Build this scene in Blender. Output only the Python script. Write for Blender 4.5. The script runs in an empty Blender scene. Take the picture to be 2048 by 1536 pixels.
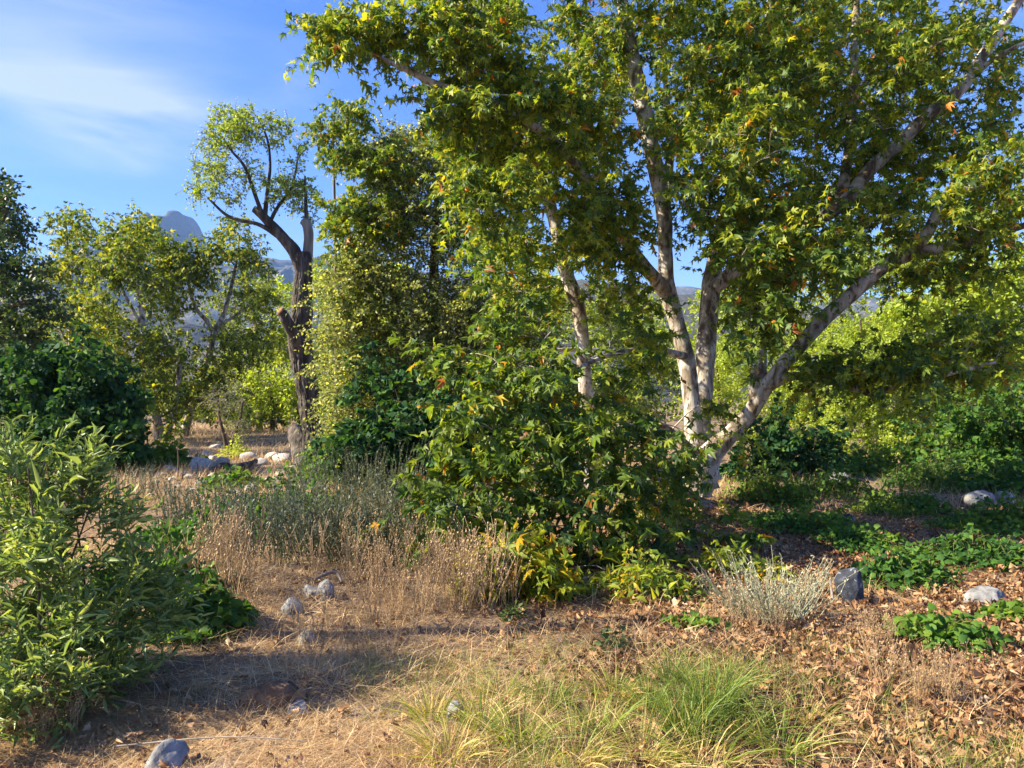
import bpy, math
import numpy as np
from mathutils import Matrix, Vector

# ------------------------------------------------------------------ camera
S = bpy.context.scene
FPX, HOR, CAMH = 1541.0, 800.0, 1.6            # focal length and horizon in photo pixels, eye height
cam = bpy.data.cameras.new('camera')
cam.sensor_width = 36.0
cam.lens = 36.0 * FPX / 2048.0
cam.shift_y = (HOR - 768.0) / 2048.0
cam.clip_start, cam.clip_end = 0.05, 20000
co = bpy.data.objects.new('camera', cam)
co.location = (0, 0, CAMH)
co.rotation_euler = (math.radians(90), 0, 0)
S.collection.objects.link(co)
S.camera = co

# ------------------------------------------------------------------ world and sun
SUN_AZ, SUN_EL = math.radians(97), math.radians(35)     # left of the view direction, above the horizon
sun_dir = Vector((-math.sin(SUN_AZ) * math.cos(SUN_EL), math.cos(SUN_AZ) * math.cos(SUN_EL), math.sin(SUN_EL)))
W = bpy.data.worlds.new('World')
S.world = W
W.use_nodes = True
nt = W.node_tree
nt.nodes.clear()
N, L = nt.nodes.new, nt.links.new
wo = N('ShaderNodeOutputWorld')
bg = N('ShaderNodeBackground')
bg.inputs['Strength'].default_value = 0.088
sky = N('ShaderNodeTexSky')
sky.sky_type = 'NISHITA'
sky.sun_disc = False
sky.sun_elevation = SUN_EL
sky.sun_rotation = -SUN_AZ
sky.air_density = 0.85
sky.dust_density = 0.5
sky.ozone_density = 4.0
hsv = N('ShaderNodeHueSaturation')
hsv.inputs['Saturation'].default_value = 1.25
hsv.inputs['Hue'].default_value = 0.517
L(sky.outputs[0], hsv.inputs['Color'])
# thin high cloud: stretched noise over the whole sky, one thicker wisp in the west
tc = N('ShaderNodeTexCoord')
mp = N('ShaderNodeMapping')
mp.inputs['Scale'].default_value = (1.5, 1.5, 8.0)
mp.inputs['Rotation'].default_value = (0.0, 0.18, 0.3)
L(tc.outputs['Generated'], mp.inputs['Vector'])
nz = N('ShaderNodeTexNoise')
nz.inputs['Scale'].default_value = 1.6
nz.inputs['Detail'].default_value = 6.0
nz.inputs['Roughness'].default_value = 0.55
nz.inputs['Distortion'].default_value = 0.5
L(mp.outputs[0], nz.inputs['Vector'])


def vmath(op, a, b):
    n = N('ShaderNodeMath')
    n.operation = op
    for i, v in enumerate((a, b)):
        if isinstance(v, (int, float)):
            n.inputs[i].default_value = v
        else:
            L(v, n.inputs[i])
    return n.outputs[0]


def cloud_puff(px, py, w, h, tilt):
    """soft elongated mask round one direction of the sky"""
    d = Vector(((px - 1024) / FPX, 1.0, (HOR - py) / FPX)).normalized()
    m = N('ShaderNodeMapping')
    m.vector_type = 'TEXTURE'
    m.inputs['Location'].default_value = d
    m.inputs['Rotation'].default_value = (0, tilt, math.atan2(-d.x, d.y))
    m.inputs['Scale'].default_value = (w, 1.0, h)
    L(tc.outputs['Generated'], m.inputs['Vector'])
    ln = N('ShaderNodeVectorMath')
    ln.operation = 'LENGTH'
    L(m.outputs[0], ln.inputs[0])
    r = N('ShaderNodeMapRange')
    r.interpolation_type = 'SMOOTHERSTEP'
    r.inputs['From Min'].default_value = 1.0
    r.inputs['From Max'].default_value = 0.0
    L(ln.outputs['Value'], r.inputs['Value'])
    return r.outputs[0]


mr = N('ShaderNodeMapRange')
mr.inputs['From Min'].default_value = 0.45
mr.inputs['From Max'].default_value = 0.85
mr.inputs['To Max'].default_value = 0.15
L(nz.outputs['Fac'], mr.inputs['Value'])
pf = vmath('MULTIPLY', cloud_puff(235, 222, 0.19, 0.085, 0.12), 1.3)
for a in ((110, 160, 0.30, 0.14, 0.35, 0.5), (260, 120, 0.16, 0.20, -0.2, 0.45), (120, 225, 0.22, 0.04, 0.28, 0.9),
          (625, 165, 0.07, 0.022, -0.1, 0.45), (590, 215, 0.12, 0.05, -0.2, 0.3), (205, 325, 0.09, 0.018, 0.05, 0.35)):
    pf = vmath('ADD', pf, vmath('MULTIPLY', cloud_puff(*a[:5]), a[5]))
tex = N('ShaderNodeMapRange')
tex.inputs['From Min'].default_value = 0.36
tex.inputs['From Max'].default_value = 0.66
L(nz.outputs['Fac'], tex.inputs['Value'])
pf = vmath('MULTIPLY', pf, vmath('ADD', vmath('MULTIPLY', tex.outputs[0], 0.85), 0.08))
cf = vmath('MINIMUM', vmath('ADD', mr.outputs[0], vmath('MULTIPLY', pf, 0.31)), 0.42)
mx = N('ShaderNodeMix')
mx.data_type = 'RGBA'
L(cf, mx.inputs['Factor'])
L(hsv.outputs[0], mx.inputs['A'])
mx.inputs['B'].default_value = (4.4, 4.3, 5.0, 1)
L(mx.outputs['Result'], bg.inputs['Color'])
L(bg.outputs[0], wo.inputs['Surface'])

sl = bpy.data.lights.new('sun', 'SUN')
sl.energy = 5.0
sl.angle = math.radians(0.5)
sl.color = (1.0, 0.88, 0.66)
so = bpy.data.objects.new('sun', sl)
so.rotation_euler = sun_dir.to_track_quat('Z', 'Y').to_euler()
S.collection.objects.link(so)

S.view_settings.view_transform = 'Standard'
S.view_settings.look = 'None'
S.view_settings.gamma = 1.0
S.view_settings.use_curve_mapping = False
S.view_settings.exposure = 1.8
S.render.engine = 'CYCLES'
S.cycles.max_bounces = 12
S.cycles.diffuse_bounces = 8
S.cycles.transmission_bounces = 6
S.cycles.volume_bounces = 0
S.cycles.sample_clamp_indirect = 10.0
S.cycles.use_denoising = True

# ------------------------------------------------------------------ helpers
rng = np.random.default_rng(11)
COL = S.collection
A = np.array


def U(a, b, n=None):
    return rng.uniform(a, b, n)


def unit(v):
    return v / np.maximum(np.linalg.norm(v, axis=-1, keepdims=True), 1e-9)


def rand_dir(n):
    return unit(rng.normal(size=(n, 3)))


def _hash(ix, iy, iz, seed):
    h = (ix * 374761393 + iy * 668265263 + iz * 2147483647 + seed * 974711) & 0x7fffffff
    h = ((h ^ (h >> 13)) * 1274126177) & 0x7fffffff
    return ((h ^ (h >> 16)) & 0xffff) / 65535.0


def noise3(p, seed=0):
    p = np.asarray(p, float)
    i = np.floor(p).astype(np.int64)
    f = p - i
    f = f * f * (3 - 2 * f)
    r = 0
    for dx in (0, 1):
        for dy in (0, 1):
            for dz in (0, 1):
                w = (f[..., 0] if dx else 1 - f[..., 0]) * (f[..., 1] if dy else 1 - f[..., 1]) * (f[..., 2] if dz else 1 - f[..., 2])
                r = r + w * _hash(i[..., 0] + dx, i[..., 1] + dy, i[..., 2] + dz, seed)
    return r * 2 - 1


def fbm(p, octaves=4, seed=0, gain=0.5):
    p = np.asarray(p, float)
    r, a = 0, 1.0
    for k in range(octaves):
        r = r + a * noise3(p * 2 ** k, seed + k)
        a *= gain
    return r


def n2(x, y, s, seed=0, octaves=3):
    x = np.asarray(x, float)
    y = np.asarray(y, float)
    return fbm(np.stack([x * s, y * s, np.zeros_like(x)], -1), octaves, seed)


def ground_z(x, y):
    x = np.asarray(x, float)
    y = np.asarray(y, float)
    near = np.clip((70 - y) / 30, 0, 1) * np.clip((45 - np.abs(x)) / 15, 0, 1)
    h = 0.07 * n2(x, y, 0.45, 3, 3) + 0.10 * n2(x, y, 0.12, 5, 2)
    h = h + 0.10 * np.exp(-(((x - 2.6) / 1.6) ** 2 + ((y - 10.8) / 1.6) ** 2))     # mound under the sycamore
    h = h + 0.10 * np.exp(-(((x + 1.25) / 0.35) ** 2 + ((y - 4.2) / 0.16) ** 2))   # rotten log hump
    return h * near


def P(px, py, y):
    """photo pixel at distance y -> point"""
    return A([(px - 1024) / FPX * y, y, CAMH + (HOR - py) / FPX * y])


def G(px, py):
    """photo pixel on the ground -> point"""
    z = 0.0
    for _ in range(6):
        y = (CAMH - z) * FPX / (py - HOR)
        z = float(ground_z((px - 1024) / FPX * y, y))
    return A([(px - 1024) / FPX * y, y, z])


def make_mesh(name, V, F, mat, attrs=None, smooth=False):
    V = np.ascontiguousarray(V, np.float32)
    F = np.ascontiguousarray(F, np.int32)
    me = bpy.data.meshes.new(name)
    me.vertices.add(len(V))
    me.vertices.foreach_set('co', V.ravel())
    me.loops.add(F.size)
    me.loops.foreach_set('vertex_index', F.ravel())
    me.polygons.add(len(F))
    me.polygons.foreach_set('loop_start', np.arange(0, F.size, F.shape[1], dtype=np.int32))
    if smooth:
        me.polygons.foreach_set('use_smooth', np.ones(len(F), bool))
    me.update(calc_edges=True)
    for k, v in (attrs or {}).items():
        at = me.attributes.new(k, 'FLOAT', 'POINT')
        at.data.foreach_set('value', np.ascontiguousarray(v, np.float32))
    if mat is not None:
        me.materials.append(mat)
    return me


def link(name, me, parent=None, loc=(0, 0, 0)):
    o = bpy.data.objects.new(name, me)
    COL.objects.link(o)
    o.location = loc
    if parent is not None:
        o.parent = parent
    return o


def tag(o, label=None, cat=None, group=None, kind=None):
    for k, v in (('label', label), ('category', cat), ('group', group), ('kind', kind)):
        if v:
            o[k] = v
    return o


def thing(name, label, cat, loc, group=None):
    o = bpy.data.objects.new(name, None)
    COL.objects.link(o)
    o.location = [float(v) for v in loc]
    o.empty_display_size = 0.1
    return tag(o, label, cat, group)


def part(name, V, F, mat, parent, attrs=None, smooth=False, kind=None):
    """mesh given in world coordinates, made a child of its thing"""
    o = link(name, make_mesh(name, V - A(parent.location), F, mat, attrs, smooth), parent)
    if kind:
        o['kind'] = kind
    return o


def copy_tree(o, parent=None):
    c = o.copy()
    COL.objects.link(c)
    c.parent = parent
    for ch in list(o.children):
        copy_tree(ch, c)
    return c


def join(parts):
    Vs, Fs, n = [], [], 0
    for V, F in parts:
        Vs.append(V)
        Fs.append(F + n)
        n += len(V)
    return np.concatenate(Vs), np.concatenate(Fs)


# ---- tubes
def tubes(Pts, R, sides):
    """many tubes with the same number of points: Pts (n,k,3), R (n,k) -> quads"""
    Pts = np.asarray(Pts, float)
    R = np.asarray(R, float)
    n, k, _ = Pts.shape
    T = unit(np.gradient(Pts, axis=1))
    ref = np.where(np.abs(T[..., 2:3]) > 0.9, A([1.0, 0, 0]), A([0, 0, 1.0]))
    # one reference for each tube keeps the rings from twisting
    ref = np.broadcast_to(ref[:, k // 2:k // 2 + 1], T.shape)
    Bx = unit(np.cross(ref, T))
    By = np.cross(T, Bx)
    an = np.arange(sides) / sides * 2 * math.pi
    V = Pts[:, :, None] + R[:, :, None, None] * (np.cos(an)[None, None, :, None] * Bx[:, :, None] + np.sin(an)[None, None, :, None] * By[:, :, None])
    b = np.arange(n)[:, None, None] * k * sides + np.arange(k - 1)[None, :, None] * sides
    j = np.arange(sides)[None, None, :]
    j2 = (j + 1) % sides
    F = np.stack([b + j, b + j2, b + j2 + sides, b + j + sides], -1).reshape(-1, 4)
    return V.reshape(-1, 3), F


def smooth_path(pts, radii, step):
    """Catmull-Rom through the points, resampled about every step metres"""
    pts = np.asarray(pts, float)
    radii = np.asarray(radii, float)
    q = np.vstack([2 * pts[0] - pts[1], pts, 2 * pts[-1] - pts[-2]])
    r = np.concatenate([[radii[0]], radii, [radii[-1]]])
    oP, oR = [], []
    for i in range(1, len(q) - 2):
        m = max(2, int(np.linalg.norm(q[i + 1] - q[i]) / step))
        t = np.linspace(0, 1, m, endpoint=False)[:, None]
        oP.append(0.5 * (2 * q[i] + (q[i + 1] - q[i - 1]) * t + (2 * q[i - 1] - 5 * q[i] + 4 * q[i + 1] - q[i + 2]) * t ** 2
                         + (3 * q[i] - 3 * q[i + 1] + q[i + 2] - q[i - 1]) * t ** 3))
        oR.append(r[i] + (r[i + 1] - r[i]) * t[:, 0])
    oP.append(q[-2][None])
    oR.append([r[-2]])
    return np.concatenate(oP), np.concatenate(oR)


def limb_mesh(pts, radii, sides=14, step=0.12, rough=0.06, furrow=0.0, seed=0, cap=True, freq=3.0):
    """one trunk or limb with lumps, furrows and a closed broken end"""
    p, r = smooth_path(pts, radii, step)
    k = len(p)
    V, F = tubes(p[None], r[None], sides)
    V3 = V.reshape(k, sides, 3)
    out = V3 - p[:, None]
    rad = np.linalg.norm(out, axis=-1, keepdims=True)
    out = out / np.maximum(rad, 1e-6)
    ln = np.concatenate([[0], np.cumsum(np.linalg.norm(np.diff(p, axis=0), axis=1))])
    d = rough * fbm(V3 * freq, 3, seed)[..., None] * rad
    if furrow:
        an = np.arange(sides) / sides * 2 * math.pi
        q = np.stack(np.broadcast_arrays(np.cos(an)[None, :] * 6.5, np.sin(an)[None, :] * 6.5, (ln * 2.2)[:, None]), -1)
        f = np.abs(fbm(q, 3, seed + 9, 0.6))
        d = d + furrow * (np.minimum(f * 2.2, 1.0)[..., None] - 0.6) * rad
    V3 = V3 + out * d
    V = V3.reshape(-1, 3)
    if cap:
        nv = len(V)
        tip = p[-1] + unit(p[-1] - p[-2]) * r[-1] * 0.15
        V = np.vstack([V, tip[None]])
        b = (k - 1) * sides
        j = np.arange(sides)
        F = np.vstack([F, np.stack([b + j, b + (j + 1) % sides, np.full(sides, nv), np.full(sides, nv)], -1)])
    return V, F, p, r


def mesh_caps(me):
    me.validate()
    return me


# ---- leaves: templates in x = width, y = length, z = normal
def fan(outline, centre):
    V = A([centre] + outline, float)
    n = len(outline)
    F = A([[0, i + 1, (i + 1) % n + 1] for i in range(n)])
    return V, F


def lobed_leaf():
    half = [(0.10, 0.01, -.02), (0.50, 0.03, -.16), (0.25, 0.26, .05), (0.42, 0.48, -.05), (0.58, 0.72, -.15), (0.15, 0.52, .06), (0.14, 0.80, -.03)]
    o = [(0, 0, 0)] + half + [(0, 1.08, -.18)] + [(-x, y, z) for x, y, z in half[::-1]]
    return fan(o, (0, 0.30, .02))


def light_lobed():
    o = [(0, 0, 0), (.5, .05, -.14), (.2, .3, .05), (.56, .70, -.14), (.14, .52, .05), (0, 1.05, -.16), (-.14, .52, .05), (-.56, .70, -.14), (-.2, .3, .05), (-.5, .05, -.14)]
    return A(o, float), A([(0, 1, 2), (2, 3, 4), (4, 5, 6), (6, 7, 8), (8, 9, 0), (0, 2, 8), (2, 4, 8), (4, 6, 8)])


def star_leaf():
    half = [(0.45, 0.05, -.12), (0.22, 0.26, .05), (0.52, 0.62, -.12), (0.14, 0.50, .05)]
    o = [(0, 0, 0)] + half + [(0, 1.0, -.15)] + [(-x, y, z) for x, y, z in half[::-1]]
    return fan(o, (0, 0.3, .02))


def round_leaf():
    half = [(0.30, -0.08, -.05), (0.52, 0.30, -.12), (0.34, 0.74, -.10)]
    o = [(0, 0.05, 0)] + half + [(0, 0.98, -.12)] + [(-x, y, z) for x, y, z in half[::-1]]
    return fan(o, (0, 0.32, .04))


def small_round():
    o = [(0, 0, 0), (.46, .2, -.06), (.38, .7, -.1), (0, 1, -.06), (-.38, .7, -.1), (-.46, .2, -.06)]
    return A(o, float), A([(0, 1, 2), (0, 2, 3), (0, 3, 4), (0, 4, 5)])


def tri_leaf():
    """far sycamore leaf: three lobes"""
    o = [(0, 0, 0), (.55, .45, -.12), (.18, .45, .05), (0, 1, -.15), (-.18, .45, .05), (-.55, .45, -.12)]
    return A(o, float), A([(0, 1, 2), (0, 2, 4), (2, 3, 4), (0, 4, 5)])


def crumpled_leaf():
    o = [(0, 0, .1), (.5, .15, -.12), (.2, .4, .12), (.42, .75, -.1), (0, 1, .1), (-.42, .7, .15), (-.15, .42, -.1), (-.5, .2, .1)]
    return A(o, float), A([(0, 1, 2), (0, 2, 6), (2, 3, 4), (2, 4, 6), (4, 5, 6), (0, 6, 7)])


def lance_leaf(w=0.095):
    V = A([(0, 0, 0), (-w * .8, .28, .04), (0, .3, 0), (w * .8, .28, .04), (-w, .58, .02), (0, .62, -.03), (w, .58, .02), (0, 1.0, -.14)], float)
    F = A([(0, 2, 1), (0, 3, 2), (1, 2, 5), (1, 5, 4), (2, 3, 6), (2, 6, 5), (4, 5, 7), (5, 6, 7)])
    return V, F


def oval_leaf():
    V = A([(0, 0, 0), (-.33, .45, .08), (.33, .45, .08), (0, 1, 0)], float)
    return V, A([(0, 3, 1), (0, 2, 3)])


def blade():
    V = A([(-.5, 0, 0), (.5, 0, 0), (-.38, .45, 0), (.38, .45, 0), (0, 1, 0)], float)
    return V, A([(0, 1, 3), (0, 3, 2), (2, 3, 4)])


LOBED, STAR, ROUND, LANCE, OVAL, BLADE = lobed_leaf(), star_leaf(), round_leaf(), lance_leaf(), oval_leaf(), blade()
LOBE8 = light_lobed()
SMALLR, TRIL, CRUMP = small_round(), tri_leaf(), crumpled_leaf()
SLIVER = (A([(-.5, 0, 0), (.5, 0, 0), (0, 1, 0)], float), A([(0, 1, 2)]))


def frames(a, n):
    a = unit(a)
    n = unit(n - a * np.sum(a * n, -1, keepdims=True))
    return np.cross(a, n), a, n


def scatter(T, pos, a, n, size, width=1.0, curl=None, vary=0.0):
    """a leaf template set at every pos with axis a and normal n"""
    TV, TF = T
    b, a, n = frames(a, n)
    m = len(pos)
    size = np.broadcast_to(np.asarray(size, float), (m,))
    width = np.broadcast_to(np.asarray(width, float), (m,))
    curl = np.broadcast_to(np.asarray(1.0 if curl is None else curl, float), (m,))
    if vary:                                  # no two leaves alike: uneven lobes, folded or cupped blades, bent tips
        jt = 1 + vary * rng.normal(size=(m, len(TV), 2))
        tx, ty_ = TV[None, :, 0] * jt[..., 0], TV[None, :, 1] * jt[..., 1]
        tz = curl[:, None] * TV[None, :, 2] + U(-.25, .9, (m, 1)) * np.abs(TV[None, :, 0]) - U(-.1, .5, (m, 1)) * TV[None, :, 1] ** 2
        tx = tx + U(-.25, .25, (m, 1)) * TV[None, :, 1] ** 2
    else:
        tx, ty_, tz = np.broadcast_to(TV[None, :, 0], (m, len(TV))), np.broadcast_to(TV[None, :, 1], (m, len(TV))), curl[:, None] * TV[None, :, 2]
    V = pos[:, None] + size[:, None, None] * ((width[:, None] * tx)[..., None] * b[:, None] + ty_[..., None] * a[:, None] + tz[..., None] * n[:, None])
    F = (np.arange(m)[:, None, None] * len(TV) + TF[None]).reshape(-1, 3)
    return V.reshape(-1, 3), F


def rep(T, v):
    return np.repeat(v, len(T[0]))


# ------------------------------------------------------------------ materials
def new_mat(name):
    m = bpy.data.materials.new(name)
    m.use_nodes = True
    t = m.node_tree
    t.nodes.clear()
    out = t.nodes.new('ShaderNodeOutputMaterial')
    return m, t, out


def ramp_node(t, stops, interp='LINEAR'):
    r = t.nodes.new('ShaderNodeValToRGB')
    r.color_ramp.interpolation = interp
    e = r.color_ramp.elements
    while len(e) < len(stops):
        e.new(0.5)
    for el, (p, c) in zip(e, stops):
        el.position = p
        el.color = (*c, 1)
    return r


def leaf_mat(name, stops, trans=0.42, warm=(1.55, 1.45, 0.55), rough=0.5, spec=0.35, gain=1.75):
    """leaf: reflected colour from the leaf's own tint, brighter and yellower light coming through it"""
    m, t, out = new_mat(name)
    at = t.nodes.new('ShaderNodeAttribute')
    at.attribute_name = 'tint'
    # the shader splits light between reflection and transmission, so each share carries about twice the leaf's albedo
    stops = [(p, tuple(min(c * gain, .9) for c in col)) for p, col in stops]
    r = ramp_node(t, stops)
    t.links.new(at.outputs['Fac'], r.inputs['Fac'])
    pb = t.nodes.new('ShaderNodeBsdfPrincipled')
    pb.inputs['Roughness'].default_value = rough
    pb.inputs['Specular IOR Level'].default_value = spec
    t.links.new(r.outputs['Color'], pb.inputs['Base Color'])
    mul = t.nodes.new('ShaderNodeMix')
    mul.data_type = 'RGBA'
    mul.blend_type = 'MULTIPLY'
    mul.inputs['Factor'].default_value = 1
    mul.inputs['B'].default_value = (*warm, 1)
    t.links.new(r.outputs['Color'], mul.inputs['A'])
    tr = t.nodes.new('ShaderNodeBsdfTranslucent')
    t.links.new(mul.outputs['Result'], tr.inputs['Color'])
    mix = t.nodes.new('ShaderNodeMixShader')
    mix.inputs['Fac'].default_value = trans
    t.links.new(pb.outputs[0], mix.inputs[1])
    t.links.new(tr.outputs[0], mix.inputs[2])
    t.links.new(mix.outputs[0], out.inputs['Surface'])
    return m


def noise_mat(name, stops, scale=4.0, detail=6.0, rough=0.9, bump=0.3, bump_scale=None, stretch=(1, 1, 1), dist=0.0, interp='LINEAR', coords='Object', bdist=0.02, spots=None):
    m, t, out = new_mat(name)
    pb = t.nodes.new('ShaderNodeBsdfPrincipled')
    pb.inputs['Roughness'].default_value = rough
    pb.inputs['Specular IOR Level'].default_value = 0.25
    c = t.nodes.new('ShaderNodeTexCoord')
    mp = t.nodes.new('ShaderNodeMapping')
    mp.inputs['Scale'].default_value = stretch
    t.links.new(c.outputs[coords], mp.inputs['Vector'])
    nz = t.nodes.new('ShaderNodeTexNoise')
    nz.inputs['Scale'].default_value = scale
    nz.inputs['Detail'].default_value = detail
    nz.inputs['Distortion'].default_value = dist
    t.links.new(mp.outputs[0], nz.inputs['Vector'])
    r = ramp_node(t, stops, interp)
    t.links.new(nz.outputs['Fac'], r.inputs['Fac'])
    col = r.outputs['Color']
    if spots:
        n2_ = t.nodes.new('ShaderNodeTexNoise')
        n2_.inputs['Scale'].default_value = spots[0]
        n2_.inputs['Detail'].default_value = 5
        t.links.new(mp.outputs[0], n2_.inputs['Vector'])
        mr_ = t.nodes.new('ShaderNodeMapRange')
        mr_.inputs['From Min'].default_value = spots[1]
        mr_.inputs['From Max'].default_value = spots[1] + 0.05
        t.links.new(n2_.outputs['Fac'], mr_.inputs['Value'])
        mm = t.nodes.new('ShaderNodeMix')
        mm.data_type = 'RGBA'
        t.links.new(mr_.outputs[0], mm.inputs['Factor'])
        t.links.new(col, mm.inputs['A'])
        mm.inputs['B'].default_value = (*spots[2], 1)
        col = mm.outputs['Result']
    t.links.new(col, pb.inputs['Base Color'])
    if bump:
        bz = t.nodes.new('ShaderNodeTexNoise')
        bz.inputs['Scale'].default_value = bump_scale or scale * 4
        bz.inputs['Detail'].default_value = 8
        t.links.new(mp.outputs[0], bz.inputs['Vector'])
        bp = t.nodes.new('ShaderNodeBump')
        bp.inputs['Strength'].default_value = bump
        bp.inputs['Distance'].default_value = bdist
        t.links.new(bz.outputs['Fac'], bp.inputs['Height'])
        t.links.new(bp.outputs[0], pb.inputs['Normal'])
    t.links.new(pb.outputs[0], out.inputs['Surface'])
    return m


AUTUMN = [(0.86, (0.26, 0.22, 0.018)), (0.93, (0.34, 0.13, 0.015)), (1.0, (0.14, 0.05, 0.02))]
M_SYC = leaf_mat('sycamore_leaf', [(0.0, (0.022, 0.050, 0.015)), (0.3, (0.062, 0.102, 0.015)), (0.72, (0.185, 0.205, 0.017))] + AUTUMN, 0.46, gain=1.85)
M_SYC_Y = leaf_mat('yellowing_leaf', [(0.0, (0.08, 0.13, 0.014)), (0.5, (0.17, 0.19, 0.016)), (0.8, (0.28, 0.22, 0.018)), (1.0, (0.34, 0.14, 0.015))], 0.46)
M_BACK = leaf_mat('far_sycamore_leaf', [(0.0, (0.020, 0.044, 0.013)), (0.5, (0.068, 0.100, 0.014)), (1.0, (0.20, 0.195, 0.016))], 0.5)
M_BRIGHT = leaf_mat('bright_leaf', [(0.0, (0.070, 0.105, 0.016)), (0.5, (0.130, 0.168, 0.022)), (1.0, (0.205, 0.230, 0.032))], 0.48, gain=2.3)
M_OAK = leaf_mat('dark_oak_leaf', [(0.0, (0.014, 0.032, 0.014)), (0.6, (0.030, 0.055, 0.018)), (1.0, (0.06, 0.085, 0.02))], 0.25)
M_FINE = leaf_mat('fine_leaf', [(0.0, (0.024, 0.042, 0.018)), (0.5, (0.090, 0.112, 0.036)), (1.0, (0.30, 0.30, 0.10))], 0.46, gain=2.1)
M_VINE = leaf_mat('vine_leaf', [(0.0, (0.022, 0.062, 0.016)), (0.5, (0.050, 0.115, 0.018)), (1.0, (0.12, 0.18, 0.022))], 0.40, gain=1.5, rough=0.6, spec=0.2)
M_VINED = leaf_mat('dark_vine_leaf', [(0.0, (0.010, 0.034, 0.016)), (0.7, (0.022, 0.060, 0.018)), (1.0, (0.07, 0.13, 0.02))], 0.30, rough=0.65, spec=0.15)
M_WIL = leaf_mat('willow_leaf', [(0.0, (0.042, 0.076, 0.026)), (0.5, (0.095, 0.138, 0.045)), (1.0, (0.20, 0.23, 0.075))], 0.38, rough=0.42, gain=2.0)
M_SAGE = leaf_mat('sage_leaf', [(0.0, (0.032, 0.050, 0.036)), (0.5, (0.070, 0.092, 0.068)), (1.0, (0.14, 0.165, 0.12))], 0.25, warm=(1.2, 1.2, 0.8), gain=1.3)
M_GREY = leaf_mat('grey_shrub_leaf', [(0.0, (0.12, 0.13, 0.085)), (0.5, (0.22, 0.22, 0.15)), (1.0, (0.36, 0.34, 0.23))], 0.2, warm=(1.1, 1.1, 0.8))
M_STRAW = leaf_mat('straw', [(0.0, (0.17, 0.11, 0.058)), (0.5, (0.30, 0.20, 0.100)), (1.0, (0.50, 0.38, 0.215))], 0.25, warm=(1.2, 1.05, 0.7), rough=0.6, gain=1.65)
M_GRASS = leaf_mat('green_grass', [(0.0, (0.05, 0.085, 0.018)), (0.55, (0.12, 0.16, 0.026)), (0.8, (0.22, 0.20, 0.055)), (1.0, (0.34, 0.26, 0.11))], 0.36)
M_LITTER = leaf_mat('dry_leaf', [(0.0, (0.060, 0.034, 0.022)), (0.25, (0.15, 0.072, 0.034)), (0.5, (0.26, 0.135, 0.058)), (0.75, (0.34, 0.20, 0.095)), (1.0, (0.36, 0.27, 0.18))], 0.15, warm=(1.2, 1.0, 0.7), rough=0.6, gain=1.2)
M_WEED = leaf_mat('dry_weed', [(0.0, (0.14, 0.085, 0.045)), (1.0, (0.46, 0.33, 0.18))], 0.15, warm=(1.2, 1.05, 0.7), gain=1.4)

M_BARK = noise_mat('sycamore_bark', [(0.0, (0.065, 0.046, 0.033)), (0.41, (0.115, 0.085, 0.060)), (0.43, (0.22, 0.18, 0.135)), (0.49, (0.25, 0.21, 0.165)), (0.505, (0.35, 0.305, 0.255)), (0.58, (0.40, 0.36, 0.31)), (0.60, (0.49, 0.455, 0.41)), (0.8, (0.53, 0.50, 0.46))],
                   scale=5.0, detail=5, rough=0.8, bump=0.5, bump_scale=20, stretch=(1, 1, 0.5), dist=1.4, spots=(26.0, 0.60, (0.10, 0.072, 0.054)))
M_BARKD = noise_mat('dead_trunk_bark', [(0.28, (0.022, 0.018, 0.015)), (0.5, (0.075, 0.061, 0.050)), (0.75, (0.19, 0.16, 0.135))], scale=9, detail=8, rough=0.9, bump=0.9, bump_scale=14, stretch=(1, 1, 0.18), bdist=0.05)
M_WOODG = noise_mat('bare_grey_wood', [(0.3, (0.12, 0.10, 0.085)), (0.7, (0.30, 0.26, 0.22))], scale=10, rough=0.85, bump=0.6, stretch=(1, 1, 0.12))
M_CUT = noise_mat('cut_wood', [(0.3, (0.09, 0.045, 0.022)), (0.7, (0.34, 0.19, 0.10))], scale=14, rough=0.85, bump=0.6)
M_TWIG = noise_mat('brown_twig', [(0.3, (0.055, 0.036, 0.024)), (0.7, (0.15, 0.105, 0.075))], scale=8, rough=0.85, bump=0)
M_TWIGP = noise_mat('pale_branch', [(0.3, (0.13, 0.095, 0.065)), (0.48, (0.34, 0.29, 0.23)), (0.7, (0.48, 0.43, 0.37))], scale=7, rough=0.8, bump=0.2)
M_TWIGG = noise_mat('green_stem', [(0.3, (0.09, 0.10, 0.03)), (0.7, (0.18, 0.16, 0.06))], scale=8, rough=0.7, bump=0)
M_ROCKD = noise_mat('dark_speckled_stone', [(0.3, (0.018, 0.021, 0.030)), (0.55, (0.040, 0.046, 0.062)), (0.75, (0.11, 0.12, 0.145))], scale=14, detail=8, rough=0.8, bump=0.5, bump_scale=40, spots=(17.0, 0.60, (0.22, 0.23, 0.26)))
M_ROCKG = noise_mat('grey_granite', [(0.3, (0.11, 0.11, 0.11)), (0.5, (0.21, 0.21, 0.21)), (0.75, (0.34, 0.33, 0.32))], scale=12, detail=8, rough=0.85, bump=0.6, bump_scale=30, spots=(9.0, 0.60, (0.10, 0.10, 0.105)))
M_ROCKP = noise_mat('pale_granite', [(0.3, (0.27, 0.245, 0.22)), (0.5, (0.42, 0.39, 0.355)), (0.75, (0.56, 0.53, 0.49))], scale=8, detail=8, rough=0.85, bump=0.5, bump_scale=20)
M_SOIL = noise_mat('dry_soil', [(0.25, (0.10, 0.068, 0.046)), (0.5, (0.20, 0.14, 0.095)), (0.75, (0.31, 0.23, 0.155))], scale=2.2, detail=10, rough=0.95, bump=0.8, bump_scale=25, coords='Object', bdist=0.04)
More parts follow.
